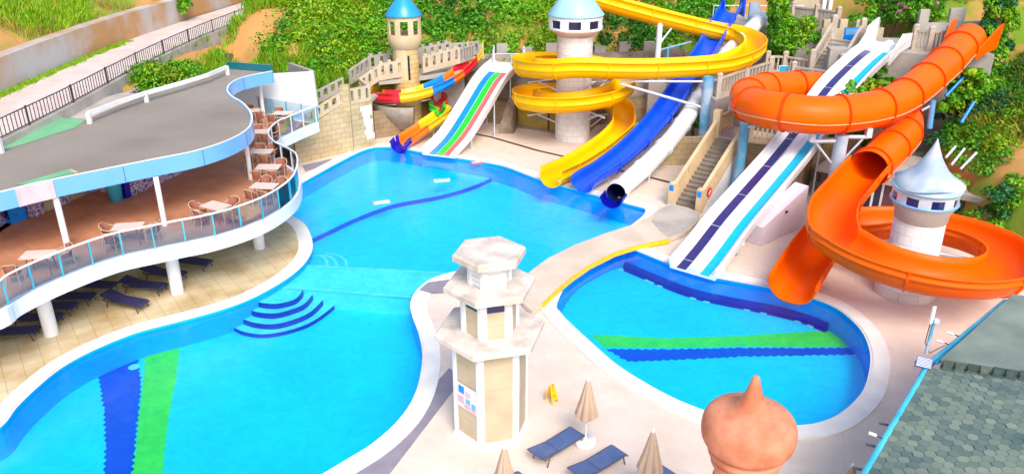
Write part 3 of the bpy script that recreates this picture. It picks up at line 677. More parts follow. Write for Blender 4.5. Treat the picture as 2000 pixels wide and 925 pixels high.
for u, v, lab, short, rz_, ch in TAB:
    p = at(u, v, TZ+.73); p.z = TZ+.002
    if tp is None: t = tp = make_table(lab)
    else: t = copy_tree(tp); t['label'] = lab
    t.location = p; t.rotation_euler.z = rz_; t.name = 'dining_table'
    for cx, cy, side in ch:
        lb = 'woven armchair with cream hoop, %s of the %s' % (side, short)
        if cp is None: c = cp = make_chair(lb)
        else: c = copy_tree(cp); c['label'] = lb
        a = math.atan2(cy, cx)
        x = cx*math.cos(rz_)-cy*math.sin(rz_); y = cx*math.sin(rz_)+cy*math.cos(rz_)
        c.location = (p.x+x, p.y+y, TZ+.002)
        dirr = math.atan2(y, x) if abs(cy) < .5 else (math.pi/2 if cy > 0 else -math.pi/2)+rz_
        c.rotation_euler.z = dirr-math.pi/2+random.uniform(-.25,.25)
# ------------------------------------------------------------------ sun loungers
def make_lounger(label, group, ms, mf, back=35, cat='sun lounger'):
    r = thing('sun_lounger', label, cat, (0,0,0), 0, group)
    # length along x from -1 (foot) to +1 (head); back hinge at x=.25
    bx = math.cos(R(back))*.78; bz = math.sin(R(back))*.78; hx = .22; H0 = .34
    f = MB()
    for sy in (-.31,.31):
        f.tube([(-1.0,sy,H0-.08),(-.9,sy,H0),(hx,sy,H0),(hx+bx,sy,H0+bz)], .024, 6)
        f.tube([(hx,sy,H0),(.85,sy,H0)], .022, 6)
    for x, z in ((-.97,H0-.05),(hx,H0),(.84,H0),(hx+bx,H0+bz)): f.tube([(x,-.31,z),(x,.31,z)], .022, 6)
    f.build('frame', mf, r)
    s = MB(); pr = [(-.96,H0-.03),(-.9,H0+.02),(-.3,H0-.005),(hx-.02,H0+.02)]
    n = len(pr); V = [(x,-.285,z) for x,z in pr]+[(x,.285,z) for x,z in pr]; s.add(V, [(i,i+1,i+1+n,i+n) for i in range(n-1)])
    V = [(x,y,z-.012) for x,y,z in V]; s.add(V, [(i,i+n,i+1+n,i+1) for i in range(n-1)]); s.build('sling_seat', ms, r)
    s = MB(); pr = [(hx+.02,H0+.03),(hx+bx*.5,H0+bz*.5+.01),(hx+bx*.98,H0+bz*.98+.015)]; n = 3
    V = [(x,-.285,z) for x,z in pr]+[(x,.285,z) for x,z in pr]; s.add(V, [(i,i+1,i+1+n,i+n) for i in range(n-1)])
    V = [(x,y,z-.012) for x,y,z in V]; s.add(V, [(i,i+n,i+1+n,i+1) for i in range(n-1)]); s.build('sling_back', ms, r)
    for x, dx in ((-.78,-.1),(.62,.1)):
        for sy in (-.31,.31): MB().tube([(x,sy,H0),(x+dx,sy,0)], .022, 6).build('leg', mf, r)
    return r
GRP = 'navy loungers under the terrace'
under = [(244,587,-18,'navy lounger farthest forward beside the second thick column'),(281,557,-10,'navy lounger left of the second thick column, behind the foremost one'),
         (320,533,-12,'navy lounger passing behind the second thick column'),(372,510,-14,'navy lounger just right of the second thick column under the slab'),
         (22,648,8,'navy lounger at the far left under the slab'),(70,621,6,'navy lounger behind the first thick column'),(100,598,2,'navy lounger just right of the first thick column top'),
         (137,579,0,'navy lounger half hidden under the slab, second right of the first column'),(182,556,-6,'navy lounger mostly hidden under the slab between the thick columns')]
lp = None
for u, v, rz_, lb in under:
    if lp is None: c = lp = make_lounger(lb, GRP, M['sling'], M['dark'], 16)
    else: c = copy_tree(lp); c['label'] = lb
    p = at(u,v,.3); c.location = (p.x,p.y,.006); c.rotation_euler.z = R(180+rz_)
# ------------------------------------------------------------------ slides
def flume_sec(hw, h, t=.05, lip=.09, rib=.05):
    top, bot = h/2, -h/2; r = hw; inner = []; st = h-hw*.9 if h > hw*.9 else 0; hh = h-st
    for a in range(0,181,15): inner.append((r*math.cos(R(a)), bot+hh-hh*math.sin(R(a))))
    inner = [(r+.02,top)]+inner+[(-r-.02,top)]
    out = [(-r-lip,top),(-r-lip,top-.07),(-r-t,top-.08),(-r-t,bot+hh+.06),(-r-t-rib,bot+hh+.02),(-r-t-rib,bot+hh-.05),(-r-t+.004,bot+hh-.09)]
    m = [((r+t)*math.cos(R(180-a)), bot+hh-(hh+t)*math.sin(R(180-a))) for a in range(15,166,15)]
    return inner+out+m+[(-x,y) for x,y in reversed(out)]
def pipe_sec(r, n=24): return [(r*math.cos(2*math.pi*i/n), r*math.sin(2*math.pi*i/n)) for i in range(n)]
def plen(P): return sum((b-a).length for a,b in zip(P,P[1:]))
def sub(P, a, b):
    n = len(P)-1; return P[int(round(a*n)):int(round(b*n))+1]
def ribs(P, sec, every, m, name, par, grow=1.05, start=.5, wid=.07, dz=0):
    Q = resample(P, .02); n = len(Q); step = int(every/.02); i = int(start/.02)
    while i+6 < n:
        k = max(2,int(wid/.02)); s2 = [(x*grow,y*grow+dz) for x,y in sec]
        mb = MB().sweep(Q[i:i+k+1], s2, smooth=False, cap=False); ns = len(s2)
        for e_ in (0, k):
            o_ = [Vector(v) for v in mb.v[e_*ns:(e_+1)*ns]]; c_ = sum(o_, Vector())/ns; V = o_+[c_+(v-c_)*(.985/grow) for v in o_]
            fs = [(j_,(j_+1)%ns,(j_+1)%ns+ns,j_+ns) for j_ in range(ns)]; mb.add(V, fs if e_ else [f_[::-1] for f_ in fs])
        mb.build(name, m, par); i += step
def post(par, p, z0=0, r=.07, m='steel', name='support_post'):
    mb = MB(); mb.lathe((p[0],p[1],0), [(r,z0),(r,p[2])], 12).lathe((p[0],p[1],z0), [(r*2.2,0),(r*2.2,.04),(0,.04)], 12, False).box((p[0],p[1],p[2]-.03),(r*4,.2,.06)); return mb.build(name, M[m], par)
def loop(c, rc, a0, a1, z0, z1, n):
    return [Vector((c[0]+rc*math.cos(R(a0+(a1-a0)*i/n)), c[1]+rc*math.sin(R(a0+(a1-a0)*i/n)), z0+(z1-z0)*i/n)) for i in range(n+1)]
def under(P, frac, drop): 
    p = P[int(frac*(len(P)-1))]; return (p.x,p.y,p.z-drop)
# ---- yellow open spiral round the white tower
TW = (4.17,53.9)
P = [at(1080,-28,Y=58.6),at(1180,4,Y=58.3),at(1300,37,Y=58),at(1395,60,Y=58),at(1440,69,Y=57.6),at(1468,83,Y=56),at(1473,98,Y=54),at(1452,114,Y=52.2),at(1405,128,Y=51.1),at(1320,134,Y=50.65),at(1235,136,Y=50.45)]
P += loop(TW, 3.45, -90, -360, 5.58, 3.95, 12)[0:] 
P += loop(TW, 3.45, -382.5, -735, 3.80, 1.62, 16)
P += [at(1215,255,Y=50.6),at(1180,288,Y=48.9),at(1125,324,Y=46.6),at(1076,347,z=.70)]
YP = spline(P, 8)
ys = thing('spiral_flume_slide', 'bright yellow open spiral water slide winding round the white tower', 'water slide', tuple(at(1076,349,z=0)))
sec = flume_sec(.66,1.1)
MB().sweep(YP, sec).build('flume', M['yellow'], ys)
ribs(YP, [(x,y) for x,y in flume_sec(.66,1.1)][17:]+[], 3.2, M['yellow'], 'joint_flange', ys, 1.045, 1.2, .08) if False else None
def flange(P, hw, h, every, m, par, start=.6):
    Q = resample(P, .03); i = int(start/.03); st = int(every/.03)
    o = [(-hw-.12,h/2+.0),(-hw-.13,-h/2+hw*.75)]+[((hw+.13)*math.cos(R(a)), -h/2+hw*.9-(hw*.9+.12)*math.sin(R(a))) for a in range(165,14,-15)]+[(hw+.13,-h/2+hw*.75),(hw+.12,h/2)]
    n_ = [((x)*.93 , y+.05*(1 if y < 0 else 0)) for x,y in o]
    while i+4 < len(Q):
        MB().sweep(Q[i:i+3], o+n_[::-1], smooth=False).build('joint_flange', m, par); i += st
flange(YP, .66, 1.1, 3.1, M['yellow'], ys, 1.)
post(ys, under(YP,.925,.85), 0, .06)
# steel brackets from the tower to the loops
for a, z in ((-60,4.6),(-150,4.3),(-240,4.0),(-330,3.7),(-60,2.3),(-150,2.1),(-240,1.7),(-330,1.3)):
    d = Vector((math.cos(R(a)), math.sin(R(a)), 0)); c = Vector((*TW,z)); mb = MB()
    mb.tube([c+d*1.15, c+d*3.6], .06, 8); mb.tube([c+d*1.15-Vector((0,0,.9)), c+d*2.9], .045, 8); mb.build('bracket', M['steel'], ys)
# ---- blue open slide
P = [at(1432,14,Y=61),at(1424,24,Y=60),at(1380,100,Y=56),at(1340,160,Y=53),at(1290,230,Y=49.9),at(1240,285,Y=47.4),at(1187,328,Y=45.3),at(1148,352,z=.62),at(1137,362,z=.5)]
BP = spline(P, 8)
bs = thing('flume_slide', 'long straight deep blue open water slide between the yellow exit and the white tube', 'water slide', tuple(at(1140,360,z=0)))
MB().sweep(BP, flume_sec(.66,.85)).build('flume', M['blue'], bs); flange(BP, .66, .85, 3.0, M['blue'], bs, 2.)
for f in (.28,.45,.62,.76): post(bs, under(BP,f,.66), 0, .06)
for s in (-1,1):
    p = BP[0]; MB().box((p.x+s*.75,p.y+.3,p.z+.1),(.1,1.4,1.5)).build('entry_cheek', M['blue'], bs)
# ---- white closed tube
P = [at(1489,36,Y=61.5),at(1478,46,Y=60.6),at(1440,84,Y=57.8),at(1405,124,Y=55.3),at(1370,185,Y=52),at(1320,260,Y=48.5),at(1270,315,Y=45.3),at(1222,358,Y=43.2),at(1203,377,z=.62)]
TP = spline(P, 8)
wt = thing('tube_slide', 'white closed tube slide with navy open mouth at the pool', 'water slide', tuple(at(1200,380,z=0)))
MB().sweep(TP, pipe_sec(.55), cap=False).build('tube', M['gelwhite'], wt)
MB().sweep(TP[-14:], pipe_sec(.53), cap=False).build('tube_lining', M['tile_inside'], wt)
ribs(TP, pipe_sec(.55), 2.9, M['gelwhite'], 'joint_flange', wt, 1.09, .8, .08)
e = TP[-1]; d = (TP[-1]-TP[-3]).normalized()
MB().sweep([e, e+d*.9-Vector((0,0,.06))], flume_sec(.55,.6), smooth=True).build('mouth_trough', M['knavy'], wt).location = (0,0,-.22)
mb = MB(); mb.lathe((TP[0].x,TP[0].y,TP[0].z), [(0,.56),(.3,.5),(.5,.25),(.56,0),(.5,-.25),(.3,-.5),(0,-.56)], 24); mb.build('end_cap', M['gelwhite'], wt)
for f in (.35,.5,.63,.75): post(wt, under(TP,f,.62), 0, .06)
# ---- kids' multicoloured spiral
TK = (-7.35,56.0)
P = [at(929,104,Y=59),at(922,118,Y=58.4),at(903,139,Y=57.4),at(880,156,Y=56.3),at(850,172,Y=55),at(815,184,Y=53.95),at(780,190,Y=53.7)]
P += loop(TK, 2.3, -128, -385, 2.8, 1.75, 12)
P += [at(866,222,Y=54.6),at(835,246,Y=53.3),at(806,266,Y=52.3),at(786,280,z=.45)]
KP = spline(P, 10)
ks = thing('spiral_kids_slide', 'small multicoloured spiral slide wrapped round the sand coloured castle tower', 'water slide', tuple(at(783,287,z=0)))
cuts = [(0,.045,'kyellow'),(.045,.10,'kred'),(.10,.135,'korange'),(.135,.19,'kblue'),(.19,.255,'kyellow'),(.255,.33,'kred'),(.33,.42,'korange'),(.42,.55,'kyellow'),(.55,.66,'korange'),(.66,.795,'kred'),(.795,.85,'kgreen'),(.85,.92,'kyellow'),(.92,.985,'korange'),(.985,1,'knavy')]
for a, b, c in cuts:
    Q = sub(KP, a, b)
    if len(Q) > 1: MB().sweep(Q, flume_sec(.46,.8,.04,.07,.03)).build('flume_section', M[c], ks)
e = KP[-1]; d = (KP[-1]-KP[-4]).normalized(); sd = d.cross(Vector((0,0,1))).normalized()
MB().sweep([e+d*.01, e+d*.5-Vector((0,0,.12))], flume_sec(.5,.85,.06,.09,.03), smooth=True).build('exit_lip', M['knavy'], ks)
for s in (-1,1):
    p = KP[0]+Vector((s*.55,.1,.25)); MB().box(tuple(p),(.07,.9,1.2)).build('entry_panel', M['kyellow'], ks)
for a in (-150,-200,-260,-330):
    dd = Vector((math.cos(R(a)),math.sin(R(a)),0)); c = Vector((*TK,1.9)); MB().tube([c+dd*.8,c+dd*2.2+Vector((0,0,.1))],.06,8).build('bracket', M['steel'], ks)
post(ks, under(KP,.9,.52), 0, .05)
# ---- three-lane slide
P = [at(857,303,z=.18),at(866,294,z=.28),at(893,264,Y=51.6),at(925,214,Y=53.6),at(955,164,Y=55.7),at(973,142,Y=57),at(987,130,Y=58.2),at(994,122,Y=59.2)]
LP = spline(P, 8); LP = LP[::-1]
ls = thing('lane_slide', 'white three lane slide with blue, green and faded red lanes', 'water slide', tuple(at(857,300,z=0)))
hw = 1.12
def lane_sec(hw, wall): return [(hw,wall),(hw-.12,.12),(hw-.26,0),(-hw+.26,0),(-hw+.12,.12),(-hw,wall),(-hw-.09,wall),(-hw-.09,wall-.1),(-hw-.02,-.1),(hw+.02,-.1),(hw+.09,wall-.1),(hw+.09,wall)]
MB().sweep(LP, lane_sec(hw,.42), smooth=False).build('slide_bed', M['gelwhite'], ls)
low = LP[16:]
for x0, x1, c in ((.28,.66,'kpink'),(-.22,.25,'kgreen'),(-.74,-.25,'kblue')):
    MB().sweep(low, [(-x0,.008),(-x0,.016),(-x1,.016),(-x1,.008)], smooth=False).build('lane', M[c], ls)
for f in (.3,.5,.7):
    i = int(f*(len(LP)-1)); p = LP[i]; t = (LP[i+1]-LP[i-1]).normalized(); sd = t.cross(Vector((0,0,1))).normalized()
    for s in (-1,1): post(ls, (p.x+sd.x*s*.95,p.y+sd.y*s*.95,p.z-.1), 0, .05)
    MB().box((p.x,p.y,p.z-.15),(2.2,.14,.1), math.atan2(sd.y,sd.x)).build('cross_beam', M['gelwhite'], ls)
p = LP[0]; 
for s in (-1,1): MB().prism([(p.x+s*1.1-.06,p.y-.9),(p.x+s*1.1+.06,p.y-.9),(p.x+s*1.1+.06,p.y+.9),(p.x+s*1.1-.06,p.y+.9)], p.z-.1, p.z+1.05).build('entry_cheek', M['gelwhite'], ls)
mb = MB(); a = p+Vector((-1,-.6,.75)); b = p+Vector((1.1,-.6,.75)); mb.tube([a,b],.03,8); mb.tube([p+Vector((.2,-.6,0)),p+Vector((.2,-.6,.75))],.03,8); mb.build('entry_bar', M['steel'], ls)
# ---- racing slide
P = [at(1352,531,z=.12),at(1362,520,z=.2),at(1390,485,Y=34.55),at(1432,430,Y=36.4),at(1487,366,Y=38.9),at(1543,300,Y=41.6),at(1600,225,Y=44.9),at(1640,170,Y=47.4),at(1690,120,Y=50),at(1722,95,Y=51.9),at(1738,84,Y=53)]
RP = spline(P, 6)[::-1]
rs = thing('racing_slide', 'long white twin lane racing slide with purple and cyan lanes', 'water slide', tuple(at(1355,528,z=0)))
def race_sec(hw=1.08): 
    up = [(hw,.42),(hw-.04,.2),(hw-.16,.05),(hw-.28,0),(.34,0),(.24,.04),(.13,.2),(-.13,.2),(-.24,.04),(-.34,0),(-hw+.28,0),(-hw+.16,.05),(-hw+.04,.2),(-hw,.42)]
    return up+[(-hw-.1,.42),(-hw-.1,.32),(-hw-.03,-.12),(hw+.03,-.12),(hw+.1,.32),(hw+.1,.42)]
MB().sweep(RP, race_sec(), smooth=False).build('slide_bed', M['gelwhite'], rs)
n = len(RP); body = RP[8:]
for x0, x1, c in ((-.79,-.35,'cyan'),(.34,.80,'purple')):
    MB().sweep(body, [(x0,.008),(x0,.016),(x1,.016),(x1,.008)], smooth=False).build('lane', M[c], rs)
    Q = resample(body, .02)
    for i in range(140, len(Q)-6, 150): MB().sweep(Q[i:i+2 if c == 'purple' else i+1+1], [(x0,.018),(x0,.024),(x1,.024),(x1,.018)], smooth=False).build('lane_joint', M['white' if c == 'purple' else 'fascia'], rs)
for f in (.3,.45,.6,.75,.88):
    i = int(f*(n-1)); p = RP[i]; t = (RP[i+1]-RP[i-1]).normalized(); sd = t.cross(Vector((0,0,1))).normalized()
    for s in (-1,1): post(rs, (p.x+sd.x*s*.9,p.y+sd.y*s*.9,p.z-.12), 0, .055)
    MB().box((p.x,p.y,p.z-.18),(2.3,.16,.12), math.atan2(sd.y,sd.x)).build('cross_beam', M['gelwhite'], rs)
# tall entry cheeks
i = 3; t = (RP[8]-RP[0]).normalized(); sd = t.cross(Vector((0,0,1))).normalized(); th = Vector((t.x,t.y,0)).normalized()
for s in (-1,1):
    c = RP[2]+sd*s*1.1; mb = MB(); a = c-th*.9; b = c+th*1.0; e = c+th*2.7+Vector((0,0,(RP[14].z-RP[2].z)*.8))
    pr = [a-Vector((0,0,.1)),b-Vector((0,0,.25)),e+Vector((0,0,-.1)),e+Vector((0,0,.40)),b+Vector((0,0,.75)),b+Vector((0,0,1.15))-th*.2,a+Vector((0,0,1.5 if s>0 else .75))]
    if s < 0: pr[5] = b+Vector((0,0,.9))-th*.2
    q = sd*.06; k = len(pr); V = [p-q for p in pr]+[p+q for p in pr]
    tri = tessellate_polygon([[Vector((x.dot(th),x.z,0)) for x in pr]])
    mb.add(V, [tuple(x) for x in tri]+[tuple(j+k for j in reversed(x)) for x in tri]+[(j,(j+1)%k,(j+1)%k+k,j+k) for j in range(k)]); mb.build('entry_cheek', M['gelwhite'], rs)
# ---- big orange slide: tube helix then open spiral round the right tower
TR = (17.1,31.2)
P1 = [at(1893,76,Y=50.3),at(1872,96,Y=49),at(1835,134,Y=46.5),at(1765,190,Y=43.2),at(1700,215,Y=41.2),at(1605,225,Y=40.3),at(1520,217,Y=41),at(1466,204,Y=43.4),at(1466,183,Y=46.4),at(1520,172,Y=48.7),at(1600,173,Y=49.7),at(1695,190,Y=49.2),at(1757,222,Y=46.9),at(1766,256,Y=44),at(1737,292,Y=41.2),at(1697,330,Y=38.9)]
OP = spline(P1, 8)
P2 = [P1[-2],P1[-1],at(1655,378,Y=35.9),at(1626,418,Y=33.5)]+loop(TR, 3.65, 183, 465, 2.72, 1.5, 16)+[at(1638,444,Y=35.1),at(1602,482,Y=33.6),at(1574,522,Y=31.9),at(1545,570,Y=30.3)]
OF = spline(P2, 8)[8:]
osl = thing('tube_and_flume_slide', 'huge orange slide, closed tube above and open spiral round the right tower', 'water slide', tuple(at(1545,570,z=0)))
MB().sweep(OP, pipe_sec(.97,32), cap=False).build('tube', M['orange'], osl)
MB().sweep(OP[-40:], pipe_sec(.94,32), cap=False).build('tube_lining', M['orange'], osl)
ribs(OP, pipe_sec(.97,32), 2.75, M['orangedk'], 'ring_flange', osl, 1.085, 1.6, .1)
Q = OP[6:]
for s in (-1,1): MB().sweep(Q, [(s*.955,-.28),(s*1.0,-.28),(s*1.0,-.24),(s*.955,-.24)], smooth=False).build('seam_strip', M['cream'], osl)
MB().sweep(OF, flume_sec(.93,1.12,.06,.1,.06)).build('flume', M['orange'], osl)
flange(OF, .93, 1.12, 3.6, M['orange'], osl, 2.2)
d = (OP[0]-OP[6]).normalized(); sd = d.cross(Vector((0,0,1))).normalized()
for s in (-1,1):
    a = OP[0]+sd*s*1.0; mb = MB(); th = Vector((d.x,d.y,0)).normalized()
    pr = [a-th*1.6-Vector((0,0,.9)),a+th*1.0-Vector((0,0,.5)),a+th*1.5+Vector((0,0,.9)),a+th*.6+Vector((0,0,.8)),a-th*1.6+Vector((0,0,-.35))]
    pr = [p+sd*s*(.35 if i in (1,2,3) else 0) for i,p in enumerate(pr)]
    q = sd*.05; k = len(pr); V = [p-q for p in pr]+[p+q for p in pr]
    mb.add(V, [tuple(range(k)),tuple(reversed(range(k,2*k)))]+[(j,(j+1)%k,(j+1)%k+k,j+k) for j in range(k)]); mb.build('entry_wing', M['orange'], osl)
for a, z in ((215,1.9),(265,1.7),(315,1.55),(5,1.35),(55,1.15),(140,1.0)):
    dd = Vector((math.cos(R(a)),math.sin(R(a)),0)); c = Vector((*TR,z)); mb = MB(); mb.tube([c+dd*.95+Vector((0,0,.5)),c+dd*3.2],.06,8); mb.tube([c+dd*.95-Vector((0,0,.5)),c+dd*3.0-Vector((0,0,.05))],.05,8); mb.build('bracket', M['steel'], osl)
for a, z in ((60,1.0),): 
    dd = (TR[0]+3.65*math.cos(R(a)),TR[1]+3.65*math.sin(R(a)),z); post(osl, dd, 0, .07)
# ------------------------------------------------------------------ towers
def ringwall(mb, c, r, z0, z1, th=.1, n=32, a0=0, arc=2*math.pi):
    k = n if arc > 6.28 else n
    pts = [(c[0]+r*math.cos(a0+arc*i/k), c[1]+r*math.sin(a0+arc*i/k)) for i in range(k+(0 if arc > 6.28 else 1))]
    pin = [(c[0]+(r-th)*math.cos(a0+arc*i/k), c[1]+(r-th)*math.sin(a0+arc*i/k)) for i in range(k+(0 if arc > 6.28 else 1))]
    if arc > 6.28: pts.append(pts[0]); pin.append(pin[0])
    return strip(mb, pts, pin, z0, z1)
def lantern(par, c, r, z0, z1, z2, z3, n, frac, m, name='window_band', a0=0, dark=None):
    mb = MB(); ringwall(mb, c, r, z0, z1); ringwall(mb, c, r, z2, z3)
    for i in range(n): ringwall(mb, c, r, z1-.001, z2+.001, .1, 4, a0+2*math.pi*i/n, 2*math.pi/n*frac)
    o = mb.build(name, M[m], par, cyl=(c[0],c[1],r))
    MB().lathe((c[0],c[1],0), [(0,z0+.05),(r-.1,z0+.05)], 24, False).build('lantern_floor', M[m], par)
    if dark:
        for i in range(n):
            mb = MB(); ringwall(mb, c, r-.06, z1, z2, .02, 6, a0+2*math.pi*(i+frac)/n, 2*math.pi/n*(1-frac)); mb.build('window', M[dark], par)
# sand castle tower
c = TK; t = thing('castle_tower', 'sand coloured round castle tower with bright blue cone roof', 'tower', (*c,0))
MB().lathe((*c,0), [(.95,0),(.92,3.4),(.86,6.1)], 36).build('shaft', M['towerblock'], t, cyl=(*c,.9))
MB().lathe((*c,0), [(.87,5.75),(1.0,5.9),(1.17,6.4),(1.17,6.62)], 36).build('flared_collar', M['sandwarm'], t)
lantern(t, c, 1.17, 6.6, 6.78, 7.70, 7.98, 8, .42, 'sandwarm', a0=.35)
MB().lathe((*c,0), [(0,7.97),(1.27,7.97),(1.27,8.03),(.75,8.72),(.3,9.25),(.0,9.5)], 40).build('cone_roof', M['capblue'], t)
a = R(232); MB().lathe((*c,0), [(.925,3.75),(.895,5.9)], 10, True, a, R(50)).build('plaster_panel', M['sandwarm'], t)
a = R(285); MB().lathe((*c,0), [(.93,3.75),(.90,5.4)], 4, True, a, R(9)).build('door_slit', M['glassdark'], t)
# white tower
c = TW; t = thing('white_tower', 'round white block tower with pale blue cone roof inside the yellow spiral', 'tower', (*c,0))
MB().lathe((*c,0), [(1.20,0),(1.17,7.25)], 40).build('shaft', M['wblock'], t, cyl=(*c,1.2))
MB().lathe((*c,0), [(1.17,7.0),(1.3,7.1),(1.78,7.45),(1.78,7.5)], 40).build('flared_collar', M['concwarm'], t)
lantern(t, c, 1.78, 7.48, 7.62, 8.12, 8.34, 8, .42, 'white', a0=.12, dark='glassdark')
MB().lathe((*c,0), [(0,8.33),(1.84,8.33),(1.84,8.4),(1.1,9.35),(.55,9.9),(.2,10.3),(0,10.5)], 40).build('cone_roof', M['cappale'], t)
# right tower
c = TR; t = thing('white_tower', 'round white tower with twisted faded blue cap inside the orange spiral', 'tower', (*c,0))
MB().lathe((*c,0), [(1.24,0),(1.20,.9),(1.02,.95),(1.0,3.6)], 40).build('shaft', M['wblock'], t, cyl=(*c,1.05))
MB().lathe((*c,0), [(1.0,3.45),(1.04,3.5),(1.05,3.8),(1.26,4.2),(1.26,4.25)], 40).build('flared_collar', M['conc'], t)
lantern(t, c, 1.27, 4.22, 4.32, 4.68, 4.85, 8, .48, 'steel', a0=.15, dark='navyglass')
MB().lathe((*c,0), [(1.31,4.26),(1.33,4.28),(1.33,4.33),(1.28,4.34)], 40).build('sill_ring', M['fascia'], t)
MB().lathe((*c,0), [(0,4.84),(1.36,4.84),(1.36,4.92),(1.0,5.1),(0,5.15)], 40).build('roof_disc', M['cappale'], t)
wob = lambda a, r, z: (r*(1+.07*math.cos(3*a+.6)*min(1,r)), z+(.08*math.cos(3*a-1.2)-.02)*min(1,r)**2)
MB().lathe((*c,0), [(1.32,5.03),(1.34,5.08),(1.0,5.28),(.65,5.62),(.35,6.1),(.15,6.55),(0,6.95)], 48, True, wob=wob).build('twisted_cap', M['capgrey'], t)
# ------------------------------------------------------------------ free-standing support columns
def arm(mb, a, b, r): mb.tube([a,b], r, 8)
p = at(1381,305,z=.0); p = Vector((at(1384,160,Y=49.6).x,49.6,0)); zt = at(1388,150,Y=49.6).z
t = thing('support_column', 'weathered blue steel column under the yellow slide bend', 'column', p)
MB().lathe(p, [(.34,0),(.34,zt)], 20).build('pole', M['postblue'], t)
for q in (at(1212,156,Y=50.4), at(1425,148,Y=51.3)):
    mb = MB(); arm(mb, p+Vector((0,0,zt-2.0)), Vector((q.x,q.y,q.z-.25)), .09); arm(mb, p+Vector((0,0,zt-.3)), Vector((q.x,q.y,q.z-.1)), .07); mb.build('strut', M['steel'], t)
p = Vector((at(1438,385,z=0).x,at(1438,385,z=0).y,0)); zt = at(1450,240,Y=p.y).z
t = thing('support_column', 'white and blue patched column right of the middle staircase', 'column', p)
MB().lathe(p, [(.42,0),(.4,.5),(.27,1.6),(.27,zt),(.3,zt),(.3,zt+.06),(0,zt+.06)], 20).build('pole', M['postblue'], t)
MB().box((p.x-.02,p.y-.36,1.0),(.35,.06,.6)).build('sign_plate', M['aqua'], t)
q = at(1478,226,Y=42.0); mb = MB(); arm(mb, p+Vector((0,0,zt-.2)), Vector((q.x,q.y,q.z-.6)), .09); mb.build('strut', M['steel'], t)
p = Vector((at(1645,262,Y=40.5).x,40.5,0)); zt = at(1645,262,Y=40.5).z
t = thing('support_column', 'thick pale steel column with two side arms under the orange tube', 'column', p)
MB().lathe(p, [(.36,0),(.34,zt)], 20).build('pole', M['capgrey'], t)
for s, u, v in ((-1,1585,276),(1,1695,268)):
    q = at(u,v,Y=40.4); mb = MB(); mb.tube([p+Vector((0,0,q.z)),q],.11,8); mb.tube([p+Vector((s*.2,0,q.z-1.35)),q-Vector((s*.25,0,.1))],.06,8); mb.box((q.x,q.y,q.z+.25),(.28,.3,.5)); mb.build('side_arm', M['steel'], t)
p = Vector((at(1283,130,Y=57.6).x,57.6,0)); zt = at(1278,42,Y=57.6).z
t = thing('support_column', 'slim white column with angled arm under the upper yellow run', 'column', p)
MB().lathe(p, [(.2,1.5),(.2,zt)], 14).build('pole', M['wplaster'], t)
MB().prism([(p.x-.6,p.y-.6),(p.x+.6,p.y-.6),(p.x+.6,p.y+.6),(p.x-.6,p.y+.6)], 0, 3.6).build('plinth', M['conc'], t)
q = p+Vector((1.1,0,zt-.1)); mb = MB(); mb.tube([p+Vector((0,0,zt-.3)),q],.09,8); mb.tube([p+Vector((.1,0,zt-1.5)),q],.07,8); mb.tube([q,q+Vector((0,0,.35))],.1,8); mb.build('side_arm', M['wplaster'], t)
mb = MB(); mb.tube([p+Vector((0,0,5.3)),p+Vector((2.3,0,5.9))],.07,8); mb.tube([p+Vector((.7,0,3.6)),p+Vector((.7,0,5.5))],.08,8); mb.build('side_arm', M['postblue'], t)
# ------------------------------------------------------------------ castle walls, parapets, stairs, platforms
def piece(mb, a, b, s0, s1, lo, hi, th=.2, base=None):
    """upright slab piece between fractions s0..s1 of line a-b (their z is the baseline), from lo to hi above it"""
    d = Vector((b.x-a.x,b.y-a.y,0)).normalized(); n = Vector((-d.y,d.x,0))*(th/2)
    p, q = a.lerp(b,s0), a.lerp(b,s1); z = Vector((0,0,1))
    lo0, lo1 = (lo,lo) if not isinstance(lo,tuple) else lo; hi0, hi1 = (hi,hi) if not isinstance(hi,tuple) else hi
    P = [p-n+z*lo0,q-n+z*lo1,q+n+z*lo1,p+n+z*lo0,p-n+z*hi0,q-n+z*hi1,q+n+z*hi1,p+n+z*hi0]
    if base is not None:
        for i in range(4): P[i] = Vector((P[i].x,P[i].y,base))
    mb.add(P, [(3,2,1,0),(4,5,6,7),(0,1,5,4),(1,2,6,5),(2,3,7,6),(3,0,4,7)])
def parapet(mb, a, b, h=1.15, pitch=.75, slot=.24, merlon=True, th=.18, s_lo=.3, s_hi=.88):
    L = (b-a).length; n = max(1,round(L/pitch)); w = slot/L
    piece(mb,a,b,0,1,0,s_lo*h,th); piece(mb,a,b,0,1,s_hi*h,h,th)
    x = 0
    for i in range(n):
        c = (i+.5)/n; piece(mb,a,b,x,c-w/2,s_lo*h,s_hi*h,th); x = c+w/2
        if merlon: piece(mb,a,b,c-.36/n,c-.36/n+.42/n,h,h+.16,th)
    piece(mb,a,b,x,1,s_lo*h,s_hi*h,th); return mb
def balustrade(label, pts, h=1.0, m='wood', pitch=.26, posts=True, curb=.12, bw=.11):
    r = thing('balustrade', label, 'balustrade', pts[0])
    bal = MB(); rl = MB(); cb = MB()
    for a, b in zip(pts,pts[1:]):
        L = (b-a).length; n = max(2,round(L/pitch)); w = bw/L
        piece(rl,a,b,0,1,h-.12,h,.2); piece(cb,a,b,0,1,-.05,curb,.2)
        for i in range(n): c = (i+.5)/n; piece(bal,a,b,c-w/2,c+w/2,curb-.02,h-.1,.1)
    rl.build('rail', M[m], r); cb.build('curb', M[m], r); bal.build('balusters', M[m], r)
    if posts:
        for p in pts:
            mb = MB().box((p.x,p.y,p.z+h/2+.05),(.3,.3,h+.35)); mb.lathe((p.x,p.y,p.z+h+.225), [(.2,0),(.16,.08),(0,.14)], 12); mb.build('post', M[m], r)
    return r
